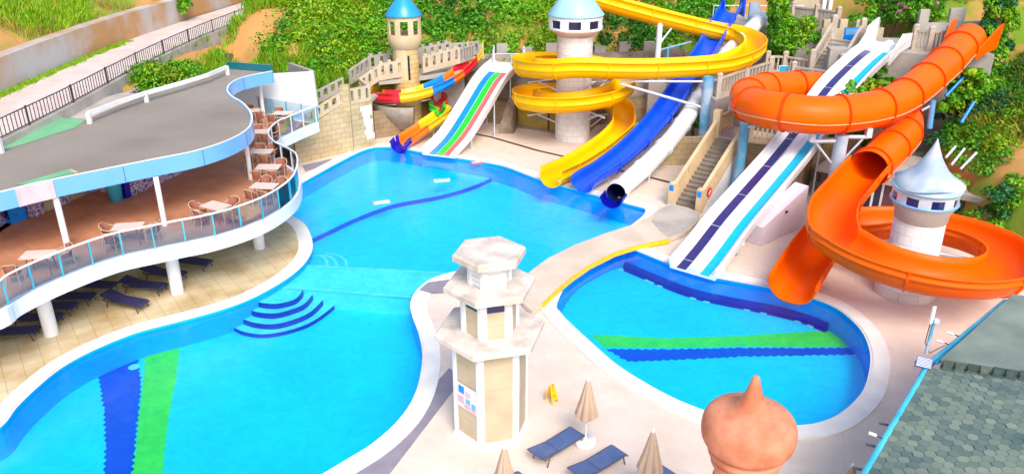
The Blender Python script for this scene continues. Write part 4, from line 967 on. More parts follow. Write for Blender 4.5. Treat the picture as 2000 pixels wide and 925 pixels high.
def stairs(par, a, b, w, n, m='step'):
    d = Vector((b.x-a.x,b.y-a.y,0)); L = d.length; d.normalize(); s = Vector((d.y,-d.x,0))*w/2; mb = MB()
    for i in range(n):
        p = a+d*(L*i/n); q = a+d*(L+.02); z0 = a.z+(b.z-a.z)*i/n+.003; z1 = a.z+(b.z-a.z)*(i+1)/n
        e = p-d*.03
        mb.prism([(p-s)[:2],(p+s)[:2],(p+d*(L/n+.001)+s)[:2],(p+d*(L/n+.001)-s)[:2]], a.z, z1-.05)
        mb.prism([(e-s)[:2],(e+s)[:2],(p+d*(L/n+.0)+s)[:2],(p+d*(L/n+.0)-s)[:2]], z1-.049, z1)
    return mb.build('steps', M[m], par)
V3 = lambda p, z: Vector((p[0],p[1],z))
A = at(578,318,0); B = at(684,295,0); Cw = at(730,284,0)
t = thing('castle_wall', 'sand coloured block wall with stair rail and small pillar beside the terrace tip', 'wall', B)
mb = MB(); piece(mb, V3(A,1.75), V3(B,3.35), 0, 1, 0, 0, .35, base=0); mb.build('wall_face', M['brick'], t)
mb = MB(); piece(mb, V3(B,3.1), V3(Cw,3.1), .04, 1, 0, 0, .35, base=0); mb.build('wall_face', M['brick'], t)
mb = MB().box((B.x,B.y,2.2),(.55,.55,4.4)); mb.build('pillar', M['brick'], t)
mb = MB(); parapet(mb, V3(A,1.85).lerp(V3(B,3.36),.25), V3(B,3.36), .75, .6, .32, False); mb.build('stair_parapet', M['sand'], t)
mb = MB(); parapet(mb, V3(B,3.11).lerp(V3(Cw,3.11),.08), V3(Cw,3.11), .98, .5, .2, False, s_lo=.2); mb.build('parapet', M['sand'], t)
# white plaster key pattern on the wall
d = (Cw-B).normalized(); nrm = Vector((d.y,-d.x,0)); mb = MB()
for x0, x1, z0, z1 in ((.9,1.75,2.55,2.85),(1.0,1.75,2.2,2.55),(1.1,1.55,1.9,2.2),(1.1,1.75,1.55,1.9),(1.25,1.7,1.2,1.55),(1.1,1.7,.95,1.2),(1.25,1.85,.6,.95)):
    p = B+d*x0+nrm*.19; q = B+d*x1+nrm*.19
    mb.add([V3(p,z0),V3(q,z0),V3(q,z1-.003),V3(p,z1-.003)]+[V3(p-nrm*.02,z0),V3(q-nrm*.02,z0),V3(q-nrm*.02,z1),V3(p-nrm*.02,z1)], [(0,1,2,3),(3,2,6,7),(0,3,7,4),(1,5,6,2)])
mb.build('white_key_pattern', M['white'], t)
off = Vector((-.4,1.5,0))
mb = MB(); parapet(mb, V3(A+off*1.0,2.6).lerp(V3(B+off,3.7),.3), V3(B+off,3.75), .8, .6, .3, False); mb.build('rear_stair_parapet', M['grayplaster'], t)
stairs(t, V3(A,1.4).lerp(V3(B,3.3),.2)+off*.5, V3(B,3.3)+off*.5, 1.1, 9)
MB().prism([B[:2],Cw[:2],(Cw+Vector((.3,2.2,0)))[:2],(B+off)[:2]], 2.9, 3.09).build('walk_slab', M['conc'], t)
# elevated walkway to the castle tower and on to the kids' slide
w = thing('castle_walkway', 'raised sand coloured walkway with battlements and slots either side of the castle tower', 'walkway', (-7.5,55.5,0))
a0 = V3(at(720,167,Y=52.2),3.1); a1 = V3(at(703,160,Y=53.6),3.25); a2 = V3(at(738,130,Y=54.6),3.85); a3 = V3(at(787,117,Y=55.2),4.0)
mb = MB(); parapet(mb, a0, a1, .98, .5, .2, False, s_lo=.2); parapet(mb, a1, a2, 1.0, .55, .22, False); mb.build('stair_parapet', M['sand'], w)
mb = MB(); parapet(mb, a2, a3, 1.12, .62, .2); mb.build('battlement', M['sand'], w)
b0 = V3(at(824,110,Y=56.0),4.05); b1 = V3(at(897,90,Y=57.6),4.4); b2 = V3(at(924,88,Y=58.9),4.45)
mb = MB(); parapet(mb, b0, b1, 1.15, .62, .2); mb.build('battlement', M['sand'], w)
mb = MB(); parapet(mb, b1, b2, 1.05, .3, .16, False, s_lo=.15); mb.build('slotted_rail', M['grayplaster'], w)
c0 = V3(at(684,158,Y=55.4),3.4); c1 = V3(at(719,126,Y=57.3),3.85); c2 = V3(at(790,108,Y=57.9),4.1); c3 = V3(at(880,86,Y=59.7),4.4); c4 = V3(at(935,84,Y=60.4),4.45)
mb = MB(); parapet(mb, c0, c1, 1.0, .6, .3, False); parapet(mb, c1, c2, 1.1, .62, .22); parapet(mb, c2, c3, 1.12, .62, .22); parapet(mb, c3, c4, 1.0, .4, .2, False); mb.build('rear_battlement', M['grayplaster'], w)
fl = [a1,a2,a3,b0,b1,b2,c4,c3,c2,c1,c0]; zz = {}
MB().prism([p[:2] for p in [a2,a3,b0,b1,b2,c4,c3,c2,c1]], 3.55, 3.84).build('walk_slab', M['conc'], w)
mb = MB(); piece(mb, V3(at(845,140,Y=57.6),3.5), V3(at(905,130,Y=58.6),3.5), 0, 1, 0, 0, .3, base=0); mb.build('support_wall', M['grayplaster'], w)
mb = MB(); piece(mb, V3(at(732,270,0),1.9), V3(at(810,258,0),1.9), 0, 1, 0, 0, .3, base=0)
o = mb.build('block_wall', M['brickdk']); tag(o, 'low worn block wall behind the multicoloured spiral slide', 'wall')
M['bowl'] = mat('worn_bowl_render', (.40,.34,.26), (.28,.23,.17), rough=.9, scale=1.4, bump=.3)
mb = MB().lathe((TK[0],TK[1],0), [(1.0,.15),(1.6,.5),(2.3,1.5),(2.55,2.2),(2.48,2.24),(2.2,1.6),(1.5,.65),(1.0,.35)], 24, True, R(165), R(120))
o = mb.build('concrete_bowl', M['bowl']); tag(o, 'grey concrete bowl curving round the foot of the castle tower', 'bowl')
# ---- back wall of the slide yard
mb = MB(); L0, L1 = Vector((-5.2,60.6,4.4)), Vector((13.2,61.4,4.5)); piece(mb, L0, L1, 0, 1, 0, 0, .35, base=0)
for i in range(10):
    s = .02+i*.1; piece(mb, L0, L1, s, s+.045, .001, .75 if i % 3 else .45, .35)
o = mb.build('yard_wall', M['grayplaster']); tag(o, 'grey crenellated wall along the foot of the green hill behind the slides', 'wall')
YL = [at(955,237,0),at(1012,247,0),at(1085,258,0),at(1138,266,0),Vector((6.2,57.4,0)),Vector((12.2,58.4,0))]
mb = MB()
for a_, b_ in zip(YL,YL[1:]): piece(mb, V3(a_,1.7), V3(b_,1.7), 0, 1, 0, 0, .3, base=0)
o = mb.build('lower_yard_wall', M['brickdk']); tag(o, 'low worn brown wall behind the white tower', 'wall')
mb = MB(); mb.prism([(p_.x,p_.y+.2) for p_ in YL]+[(13,61.2),(-5,60.4)], .2, lambda x,y: 1.6+max(0,y-57.9)*.95)
o = mb.build('rubble_bank', M['rock']); tag(o, 'bank of brown rubble between the two walls behind the white tower', 'rubble')
p = at(990,258,0); mb = MB(); mb.add([(p.x-.55,p.y-.4,0),(p.x+.45,p.y-.4,0),(p.x+.9,p.y+2,0),(p.x+.1,p.y+2,0),(p.x-.45,p.y-.3,.7),(p.x+.25,p.y-.3,.75),(p.x+.75,p.y+1.6,2.5),(p.x+.3,p.y+1.6,2.5)], [(3,2,1,0),(4,5,6,7),(0,1,5,4),(1,2,6,5),(2,3,7,6),(3,0,4,7)])
o = mb.build('stone_buttress', M['rock']); tag(o, 'sloping brown stone buttress between the lane slide and the white tower', 'buttress')
oa, ob = YL[1], YL[3]; od = (ob-oa).normalized(); on = Vector((od.y,-od.x,0)); ang = math.atan2(od.y,od.x); ol = (ob-oa).length; oc = (oa+ob)/2
t = thing('storage_opening', 'framed opening with yellow brown boards behind the yellow spiral', 'opening', (2.2,58.3,0))
q = oc+on*.17; mb = MB(); mb.box((q.x,q.y,.85),(ol-.1,.05,1.4),ang); mb.build('board', mat('ochre_board', (.36,.24,.03), (.20,.15,.05), rough=.8, scale=1.5), t)
for f in (.0,.5,1.): q = oa.lerp(ob,f)+on*.2; MB().box((q.x,q.y,.88),(.12,.14,1.76),ang).build('frame_post', M['dark'], t)
q = oc+on*.22; MB().box((q.x,q.y,.08),(ol-.14,.2,.15),ang).build('sill', M['step'], t)
for i in range(7):
    p = at(1010+i*34+random.uniform(-8,8), 172+random.uniform(-6,16), Y=59.8)
    mb = MB(); pts = [(random.uniform(.7,1.3)*math.cos(a)*.9, random.uniform(.7,1.3)*math.sin(a)*.6) for a in [k*math.pi/3.5 for k in range(7)]]
    mb.prism([(p.x+x,p.y+y) for x,y in pts], p.z-.9, lambda x,y: p.z+.1+.25*math.sin(x*3+y*2))
    o = mb.build('boulder', M['rock']); tag(o, 'angular brown boulder on the rubble bank behind the yellow spiral', 'boulder', 'boulders on the rubble bank')
# ---- middle staircase
sa, sb = at(1342,405,0), at(1424,272,2.7)
st = thing('pool_staircase', 'concrete staircase with thick sand coloured parapets rising from the bridge', 'staircase', sa)
stairs(st, sa, sb, 1.42, 16)
d = Vector((sb.x-sa.x,sb.y-sa.y,0)).normalized(); sd = Vector((d.y,-d.x,0))
for s in (-1,1):
    a = sa+sd*s*.82-d*.25; b = sb+sd*s*.82; mb = MB()
    L = (b-a).length; N = 5; cs = [(i+.6)/N for i in range(N)]; w = .16/L; x = 0
    piece(mb,a,b,0,1,-.2,.5,.2); piece(mb,a,b,0,1,.95,1.12,.2)
    for c in cs: piece(mb,a,b,x,c-w/2,.5,.95,.2); x = c+w/2
    piece(mb,a,b,x,1,.5,.95,.2); mb.build('parapet', M['sandwarm'], st)
    mb = MB().box((a.x,a.y,.66),(.34,.34,1.32),math.atan2(d.y,d.x)); mb.lathe((a.x,a.y,1.315),[(.2,0),(.15,.07),(0,.1)],12); n_ = mb.build('newel_post', M['sandwarm'], st)
    q = a-d*.18; MB().box((q.x,q.y,1.08),(.03,.24,.3),math.atan2(d.y,d.x)).build('blue_plate', M['kblue'], n_)
    mb = MB().box((b.x,b.y,b.z+.75),(.4,.4,1.7),math.atan2(d.y,d.x)); mb.build('head_post', M['sandwarm'], st)
a = sa+sd*.93; b = sb+sd*.93; mb = MB(); mb.add([V3(a,0),V3(b,0),V3(b,b.z+.1),V3(a,.05),V3(a+sd*.02,0),V3(b+sd*.02,0),V3(b+sd*.02,b.z+.1),V3(a+sd*.02,.05)], [(4,5,6,7),(0,3,2,1),(3,7,6,2)]); mb.build('side_wall', M['wplaster'], st)
p = a+sd*.02+d*.55; mb = MB(); mb.lathe((0,0,0), [(0,.03),(.26,.03),(.26,0)], 20, False); V = [(p.x+sd.x*z+d.x*x, p.y+sd.y*z+d.y*x, .95+y) for x,y,z in mb.v]; mb.v = V; sg = mb.build('round_sign', M['kred'], st)
mb = MB().box((0,0,0),(.3,.06,.02)); mb.v = [(p.x+sd.x*(.035+z)+d.x*(x*.7-y*.7), p.y+sd.y*(.035+z)+d.y*(x*.7-y*.7), .95+x*.7+y*.7) for x,y,z in mb.v]; mb.build('white_bar', M['white'], sg)
# landing block and balustrades
la = [sb+sd*.9-d*.02, sb-sd*.9-d*.02, sb-sd*1.1+d*2.4, sb+sd*4.2+d*2.4, sb+sd*4.2+d*.9]
lp_ = thing('landing_block', 'block walled landing at the head of the middle staircase', 'landing', sb)
MB().prism([p[:2] for p in la], 0, 2.69).build('block_walls', M['brickdk'], lp_)
MB().prism([p[:2] for p in offset([tuple(p[:2]) for p in la], .06)], 2.692, 2.76).build('landing_slab', M['conc'], lp_)
balustrade('wooden toned balustrade along the left of the middle landing', [V3(sb-sd*1.0+d*.2,2.76), V3(sb-sd*1.0+d*2.3,2.76)], 1.0, 'sandwarm')
balustrade('sand coloured balustrade of the middle landing facing the racing slide', [V3(sb+sd*1.1+d*.3,2.76), V3(sb+sd*4.1+d*1.1,2.76)], 1.0, 'sandwarm')
wA, wB = at(1286,322,0), at(1395,318,0)
mb = MB(); piece(mb, V3(wA,1.75), V3(wB,1.75), 0, 1, 0, 0, .3, base=0); o = mb.build('block_wall', M['brick']); tag(o, 'sand block retaining wall under the blue column beside the white tube', 'wall')
wA, wB = at(1480,352,0), at(1665,352,0)
mb = MB(); piece(mb, V3(wA,2.6), V3(wB,2.6), 0, 1, 0, 0, .3, base=0); o = mb.build('block_wall', M['brick']); tag(o, 'sand block wall under the racing slide beside the maroon building', 'wall')
# upper landing z=4.2
up = [at(1398,196,4.1), at(1500,158,4.1), at(1545,150,4.1), at(1640,150,4.1), at(1700,185,4.1), at(1560,215,4.1)]
t = thing('upper_landing', 'grey concrete terrace with retaining face behind the orange tube', 'landing', up[2])
MB().prism([p[:2] for p in [up[0],up[1],up[2],up[3],Vector((22.5,55.5,0)),Vector((12,60,0))]], 0, 4.08).build('retaining_face', M['grayplaster'], t)
balustrade('taupe balustrade with tall slats behind the white tube', [at(1402,189,4.1), at(1455,168,4.1), at(1502,153,4.1)], 1.15, 'wood', .42, bw=.2)
balustrade('taupe balustrade below the shrub bed, with a small blue plate', [at(1496,140,4.3), at(1530,141,4.3), at(1580,149,4.3)], 1.1, 'wood', .32)
p = at(1528,134,4.9); r = thing('wall_plate', 'small blue plate with pale rim fixed to the taupe balustrade', 'plate', p)
MB().box((p.x,p.y-.28,p.z),(.55,.04,.45)).build('plate', M['aqua'], r); MB().box((p.x,p.y-.26,p.z),(.63,.04,.53)).build('rim', M['white'], r)
balustrade('pinkish balustrade at the foot of the upper stairs, right behind the orange tube', [at(1546,162,4.1), at(1622,173,4.1)], 1.1, 'wood', .3)
# ---- upper stairs
ua, ub = at(1610,146,4.6), at(1652,78,6.5)
t = thing('upper_staircase', 'grey worn staircase with taupe side rails climbing behind the racing slide', 'staircase', ua)
stairs(t, ua, ub, 1.7, 9, 'conc')
d = Vector((ub.x-ua.x,ub.y-ua.y,0)).normalized(); sd = Vector((d.y,-d.x,0))
for s in (-1,1):
    a = ua+sd*s*.98; b = ub+sd*s*.98; mb = MB(); n = 13; L = (b-a).length
    piece(mb,a,b,0,1,1.05,1.2,.18); mb.build('rail', M['wood'], t); mb = MB(); piece(mb,a,b,0,1,-.3,.3,.18); mb.build('stringer', M['wood'], t)
    mb = MB()
    for i in range(n): c = (i+.5)/n; piece(mb,a,b,c-.06/L*1,c+.06/L,.28,1.06,.09)
    mb.build('balusters', M['wood'], t)
    for e in (a,b): 
        mb = MB().box((e.x,e.y,e.z+.6),(.34,.34,1.7)); mb.lathe((e.x,e.y,e.z+1.44),[(.2,0),(.15,.1),(0,.15)],12); mb.build('post', M['wood'], t)
MB().prism([(ua-sd*.9)[:2],(ua+sd*.9)[:2],(ub+sd*.9)[:2],(ub-sd*.9)[:2]], 0, 4.55).build('stair_base', M['grayplaster'], t)
# platform carrying the blue and white slide starts, and the rear building
pf = [at(1400,42,6.3),at(1500,50,6.2),at(1545,60,6.2),at(1640,66,6.2)]
t = thing('start_platform', 'grey platform block where the blue and white slides begin', 'platform', pf[1])
MB().prism([(15.2,61.3),(24.5,60.6),(25.5,67),(15.2,67)], 0, 6.45).build('platform_block', M['grayplaster'], t)
mb = MB(); rl = [Vector((15.3,62.2,6.45)),Vector((17.2,62.2,6.45))]
mb.tube([p+Vector((0,0,1.1)) for p in (Vector((15.4,63.5,6.45)),Vector((22.2,63.2,6.45)))],.045,8); mb.build('guard_rail', M['steel'], t)
for x in (15.4,17.7,20,22.2): MB().tube([(x,63.4,6.4),(x,63.4,7.6)],.045,8).build('rail_post', M['steel'], t)
p = at(1474,12,Y=62.6); MB().box((p.x,p.y,6.45+.7),(.75,.25,1.5)).build('blue_board', M['postblue'], t)
balustrade('pale taupe boarded balustrade in front of the beige building', [at(1545,52,6.3), at(1590,58,6.3), at(1632,64,6.3)], 1.5, 'wood', .28, bw=.24)
b = thing('rear_building', 'beige and grey building corner at the top edge behind the boarded balustrade', 'building', (24,64,6))
p0, p1 = at(1546,44,Y=64), at(1606,44,Y=64)
MB().prism([(p0.x,64),(p1.x,64.2),(p1.x,70),(p0.x,70)], 4, 12).build('wall', M['sand'], b)
p2 = at(1660,44,Y=65); MB().prism([(p1.x+.05,65.2),(p2.x,65),(p2.x,70),(p1.x+.05,70)], 4, 12).build('side_wall', M['grayplaster'], b)
for u in (1606,1618): p = at(u,30,Y=63.9); MB().box((p.x,63.9,9),(.28,.3,6)).build('column', M['wplaster'], b)
p = at(1614,30,Y=64.4); MB().box((p.x,65.05,8.3),(.5,.2,3)).build('door', M['glassdark'], b)
MB().box(((p0.x+p1.x)/2-.2,64-.05,9.9),(1.6,.1,1.3)).build('window', M['glassdark'], b)
p = at(1664,70,Y=55.6); p.z -= .35
t = thing('information_board', 'leaning blue and white information board by the upper staircase', 'board', (p.x,p.y,p.z-.7))
MB().box((p.x,p.y,p.z+.05),(1.15,.1,1.7),.1).build('board', M['kblue'], t)
mb = MB(); mb.box((p.x,p.y-.06,p.z+.62),(1.0,.03,.4),.1); mb.build('pale_panel', M['fascia'], t)
mb = MB(); mb.box((p.x-.3,p.y-.06,p.z+.1),(.42,.03,.42),.1); mb.build('pale_panel', M['fascia'], t)
mb = MB(); mb.box((p.x+.28,p.y-.06,p.z+.1),(.42,.03,.42),.1); mb.build('pale_panel', M['fascia'], t)
MB().box((p.x,p.y-.055,p.z-.62),(1.0,.03,.28),.1).build('white_strip', M['white'], t)
for s in (-1,1): MB().box((p.x+s*.5,p.y+.1,p.z-.6),(.07,.07,1.4)).build('leg', M['steel'], t)
# platform of the racing and orange slide starts
t = thing('start_platform', 'grey platform block where the racing and orange slides begin', 'platform', (24,53,0))
MB().prism([(20.6,52.6),(23,52.2),(26.3,50.9),(30,50.4),(33,56),(23.3,57),(23.1,53.9),(20.8,53.7)], 0, 6.35).build('platform_block', M['grayplaster'], t)
balustrade('grey slatted balustrade between the racing slide and orange tube starts', [at(1782,96,6.35), at(1812,100,6.35), at(1846,98,6.35)], 1.25, 'wood', .26, bw=.13)
mb = MB(); a, b = Vector((21.5,57.2,6.0)), Vector((26,57.6,6.0)); piece(mb,a,b,0,1,0,0.9,.35,base=3)
for i in range(4): piece(mb,a,b,i*.26+.02,i*.26+.14,.9,1.5,.35)
o = mb.build('battlement_wall', M['sand']); tag(o, 'sand coloured battlement wall behind the racing slide start under the flowering shrub', 'wall')
mb = MB(); a, b = Vector((27.2,55.5,5.8)), Vector((33,54.6,6.2)); piece(mb,a,b,0,1,0,1.7,.4,base=3)
for s0, s1 in ((.02,.12),(.34,.5),(.74,.9)): piece(mb,a,b,s0,s1,1.69,2.6,.4)
o = mb.build('battlement_wall', M['conc']); tag(o, 'brown battlement wall behind the start of the orange tube', 'wall')
# ---- white box under the racing slide
q = [at(1459,471,0), at(1485,481,0), at(1567,443,0)]; q.append(q[2]+(q[0]-q[1])*1.0)
zt = [.95,1.0,2.25,2.25]
t = thing('pump_housing', 'white wedge shaped pump housing under the racing slide', 'housing', q[1])
V = [V3(p,.02) for p in q]+[V3(p,z) for p,z in zip(q,zt)]
MB().add(V, [(3,2,1,0),(4,5,6,7),(0,1,5,4),(1,2,6,5),(2,3,7,6),(3,0,4,7)]).build('casing', mat('lilac_white_panel', (.70,.62,.70), (.64,.56,.65), rough=.45, scale=.6), t)
p = q[1].lerp(q[2],.5); MB().box((p.x+.05,p.y-.03,1.35),(.16,.06,.1),.6).build('latch', M['dark'], t)
# ---- maroon building
a, b = at(1602,326,1.9), at(1972,398,1.9); d = (b-a).normalized(); n = Vector((-d.y,d.x,0))
if n.y < 0: n = -n
t = thing('service_building', 'low maroon building with overhanging grey slab roof behind the orange spiral', 'building', V3(a.lerp(b,.5),0))
MB().prism([p[:2] for p in (a+n*.5,b+n*.5,b+n*5,a+n*5)], 0, 1.61).build('wall', M['maroon'], t)
MB().prism([p[:2] for p in (a-d*.2,b+d*.1,b+n*5.2,a+n*5.2)], 1.62, 1.9).build('roof_slab', M['conc'], t)
for s in (.16,.24,.31,.36): p = a.lerp(b,s)+n*.46; MB().box((p.x,p.y,.8),(.12,.1,1.58),math.atan2(d.y,d.x)).build('door_frame', M['wplaster'], t)
for s, w_ in ((.20,.42),(.275,.36),(.335,.26)): p = a.lerp(b,s)+n*.47; MB().box((p.x,p.y,.76),(w_*2.4,.06,1.45),math.atan2(d.y,d.x)).build('door', M['glassdark'], t)
for s in (.62,.75): p = a.lerp(b,s)+n*.47; MB().box((p.x,p.y,.95),(.8,.06,.6),math.atan2(d.y,d.x)).build('window', M['glassdark'], t)
# loose pipes on the slope right of the tower
pp = [((1880,322),(1903,298)),((1862,314),(1880,290)),((1851,300),(1862,286))]
for i, ((u0,v0),(u1,v1)) in enumerate(pp):
    a_, b_ = at(u0-4,v0+8,Y=36.5+i*.4), at(u1+4,v1,Y=37.0+i*.4)
    o = MB().tube([a_,b_], .06, 10).build('steel_pipe', M['steel']); tag(o, ('longest','middle','shortest')[i]+' pale steel pipe leaning on the slope behind the twisted blue cap', 'pipe', 'steel pipes on the slope')
for (u0,v0),(u1,v1),lb,Y in (((1852,180),(1878,150),'blue pipe brace under the upper end of the orange tube',47),((1882,232),(1897,200),'short blue pipe standing among the ivy on the right slope',42)):
    o = MB().tube([at(u0-5,v0+8,Y=Y-.6),at(u1+5,v1,Y=Y)], .09, 10).build('blue_pipe', M['kblue']); tag(o, lb, 'pipe')
t = thing('support_column', 'white leaning column under the upper orange tube in the ivy', 'column', at(1822,262,Y=45))
MB().tube([at(1815,250,Y=45.2),at(1822,196,Y=45.2)], .17, 12).build('pole', M['fascia'], t); MB().tube([at(1800,216,Y=45.2),at(1820,205,Y=45.2)], .08, 8).build('side_arm', M['steel'], t)
# ------------------------------------------------------------------ hexagonal kiosk
KC = (-.67,21.66); KA = R(-105.5)
def hexp(r, c=KC, a=KA): return [(c[0]+r*math.cos(a+k*math.pi/3), c[1]+r*math.sin(a+k*math.pi/3)) for k in range(6)]
k = thing('hexagonal_kiosk', 'white hexagonal lighthouse kiosk with three stacked slab roofs and beige panels', 'kiosk', (*KC,0))
def panels(r, z0, z1, m, name, fr=.16, seams=None, rec=.05, frame=True, wm='white', parent=k):
    H = hexp(r)
    for i in range(6):
        a, b = Vector((*H[i],0)), Vector((*H[(i+1)%6],0)); d = (b-a).normalized(); n = Vector((d.y,-d.x,0)); L = (b-a).length
        c = (a+b)/2-n*rec; MB().box((c.x,c.y,(z0+z1)/2),(L-2*fr+.01,.05,z1-z0),math.atan2(d.y,d.x)).build(name, M[m], parent)
        if seams:
            for z in seams: q = c+n*.026; MB().box((q.x,q.y,z),(L-2*fr,.01,.013),math.atan2(d.y,d.x)).build('panel_seam', M['wood'], parent)
def pilasters(r, z0, z1, w, parent=k, m='white', grooves=True):
    H = hexp(r)
    for i in range(6):
        p = Vector((*H[i],0)); a, b = Vector((*H[i-1],0)), Vector((*H[(i+1)%6],0))
        d1 = (a-p).normalized(); d2 = (b-p).normalized(); ic = (Vector((*KC,0))-p).normalized()
        P = [p, p+d2*w, p+d2*w+ic*.14, p+ic*.2, p+d1*w+ic*.14, p+d1*w]
        mb = MB().prism([q[:2] for q in P], z0, z1)
        if grooves:
            for dd in (d1,d2):
                nn = Vector((dd.y,-dd.x,0)); nn = nn if nn.dot(ic) < 0 else -nn
                for f in (.3,.62): q = p+dd*w*f+nn*.008; mb.box((q.x,q.y,(z0+z1)/2),(w*.16,.02,z1-z0-.02),math.atan2(dd.y,dd.x))
        mb.build('pilaster', M[m], parent)
body = MB().prism(hexp(1.08), .02, 3.6).build('core', M['bev'], k)
MB().prism(hexp(1.27), 0, .12).build('plinth', M['white'], k)
pilasters(1.22, .121, 3.62, .15); panels(1.22, .25, 3.5, 'bevpanel' if 'bevpanel' in M else 'sand', 'wall_panel', .15, [.9,1.55,2.2,2.85])
H = hexp(1.22)
for z0, z1 in ((.121,.25),(3.48,3.62)):
    for i in range(6):
        a, b = Vector((*H[i],0)), Vector((*H[(i+1)%6],0)); d = (b-a).normalized(); n = Vector((d.y,-d.x,0)); c = (a+b)/2-n*.035
        MB().box((c.x,c.y,(z0+z1)/2),((b-a).length-.31,.06,z1-z0-.004),math.atan2(d.y,d.x)).build('panel_rail', M['white'], k)
def slab(r, z, th, name='slab_roof'):
    mb = MB(); P = hexp(r); P2 = hexp(r-.05); mb.prism(P, z, z+th*.75); n = len(mb.v)
    mb.add([(x,y,z+th*.75+.001) for x,y in P]+[(x,y,z+th) for x,y in P2], [(i,(i+1)%6,(i+1)%6+6,i+6) for i in range(6)]+[tuple(range(6,12))])
    return mb.build(name, M['slabtop'], k)
M['slabtop'] = mat('weathered_slab', (.66,.58,.51), (.46,.39,.33), rough=.85, scale=1.6, bump=.25, detail=9, mid=(.32,.56), spec=.2)
slab(1.75, 3.63, .2)
MB().prism(hexp(.80), 3.84, 5.2).build('core', M['bev'], k)
pilasters(.92, 3.835, 5.2, .17); panels(.90, 3.84, 4.72, 'sand', 'wall_panel', .14, [4.28]); panels(.90, 4.74, 5.18, 'navyglass', 'window', .14)
slab(1.42, 5.21, .2)
MB().prism(hexp(.6), 5.41, 6.2).build('core', M['white'], k); pilasters(.68, 5.412, 6.2, .14); panels(.67, 5.45, 6.15, 'white', 'vent_panel', .13, [5.6,5.75,5.9,6.03])
slab(1.12, 6.21, .22)
# notice board on the front left panel
H = hexp(1.22); a, b = Vector((*H[5],0)), Vector((*H[0],0)); d = (b-a).normalized(); n = Vector((d.y,-d.x,0))
def onface(x, z, w, h, m, name, par, lift):
    c = a+d*x+n*lift; return MB().box((c.x,c.y,z),(w,.02,h),math.atan2(d.y,d.x)).build(name, m, par)
nb = onface(.66,1.72,.86,.86,M['white'],'notice_board',k,.015)
for x, z, w, h, m in ((.42,1.95,.24,.26,'kblue'),(.72,1.88,.24,.2,'kpink_pale'),(.40,1.58,.26,.26,'kpink_pale'),(.72,1.62,.2,.18,'fascia'),(.98,1.55,.18,.2,'fascia'),(.70,1.42,.28,.14,'kpink_pale'),(.98,1.38,.2,.1,'kpink_pale')):
    mm = M['kpink_pale'] = mat('poster_pink', (.72,.45,.52), rough=.5) if m == 'kpink_pale' else M.get('kpink_pale')
    onface(x,z,w,h,M[m],'poster',nb,.03)
# ------------------------------------------------------------------ onion dome turret in the foreground
dc = at(1462,840,Y=14.0); c = (dc.x,14.0); zc = dc.z
t = thing('onion_dome_turret', 'terracotta onion dome turret with pointed finial in the foreground', 'turret', (*c,0))
Rr = .975
prof = [(.60,-.44),(.74,-.40),(.87,-.31),(.955,-.18),(.985,-.03),(.985,.13),(.95,.28),(.86,.40),(.70,.475),(.53,.53),(.37,.63),(.235,.82),(.165,1.02),(.12,1.18),(.085,1.31),(.06,1.38),(.0,1.40)]
pr = [Vector((r,z,0)) for r,z in prof]; ps = spline(pr, 4)
MB().lathe((*c,zc-.02), [(p.x,p.y) for p in ps], 64).build('dome', M['terra'], t)
neck = spline([Vector((r,z,0)) for r,z in [(.60,-1.4),(.61,-1.0),(.66,-.9),(.71,-.82),(.69,-.74),(.65,-.70),(.71,-.65),(.79,-.57),(.80,-.47),(.74,-.41),(.5,-.38)]], 3)
MB().lathe((*c,zc-.02), [(p.x,p.y) for p in neck], 56).build('neck_rings', M['terra'], t)
MB().lathe((*c,0), [(.66,0),(.62,zc-1.3)], 40).build('shaft', M['towerblock'], t, cyl=(*c,.64))
# ------------------------------------------------------------------ near loungers, umbrellas, sign
GRP2 = 'blue loungers by the closed parasols'
near = None
for (u0,v0),(u1,v1),lb in (((1046,893),(1128,842),'blue sling lounger nearest the yellow floor sign, left of the middle parasol'),((1124,930),(1210,878),'blue sling lounger right of the round white parasol base'),
                           ((1222,968),(1300,916),'blue sling lounger half out of frame beside the right parasol'),((940,985),(1018,935),'blue sling lounger mostly hidden behind the parasol before the kiosk')):
    a, b = at(u0,v0,.32), at(u1,v1,.32); m_ = (a+b)/2
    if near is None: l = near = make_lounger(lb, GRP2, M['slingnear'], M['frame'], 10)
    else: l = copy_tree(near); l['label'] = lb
    l.location = (m_.x,m_.y,.004); l.rotation_euler.z = math.atan2(a.y-b.y, a.x-b.x)
def umbrella(label):
    r = thing('closed_parasol', label, 'parasol', (0,0,0), 0, 'closed beige parasols')
    MB().lathe((0,0,0), [(0,0),(.33,0),(.34,.03),(.34,.16),(.31,.19),(.06,.2),(.05,.3),(0,.3)], 32).build('base', M['gelwhite'], r)
    MB().lathe((0,0,0), [(.026,.2),(.026,2.45)], 12).build('pole', M['white'], r)
    n = 96; prof = [(.05,2.42,0),(.10,2.25,.1),(.17,1.95,.2),(.25,1.6,.26),(.33,1.3,.30),(.37,1.12,.33)]; V = []; F = []
    for rr, z, amp in prof:
        for i in range(n):
            a = 2*math.pi*i/n; f = abs(math.cos(4*a+.6*math.sin(2*a)))**.7
            q = rr*(1-amp+amp*1.15*f); V.append((q*math.cos(a+z*.18), q*math.sin(a+z*.18), z-(.07*(1-f) if rr > .36 else 0)+(.03*math.sin(3*a) if rr > .36 else 0)))
    for j in range(len(prof)-1):
        for i in range(n): F.append((j*n+i,(j+1)*n+i,(j+1)*n+(i+1)%n,j*n+(i+1)%n))
    MB().add(V, F, True).build('canopy', M['canvas'], r)
    MB().lathe((0,0,0), [(.055,2.40),(.06,2.45),(.04,2.52),(0,2.54)], 16).build('cap', M['white'], r)
    return r
um = None
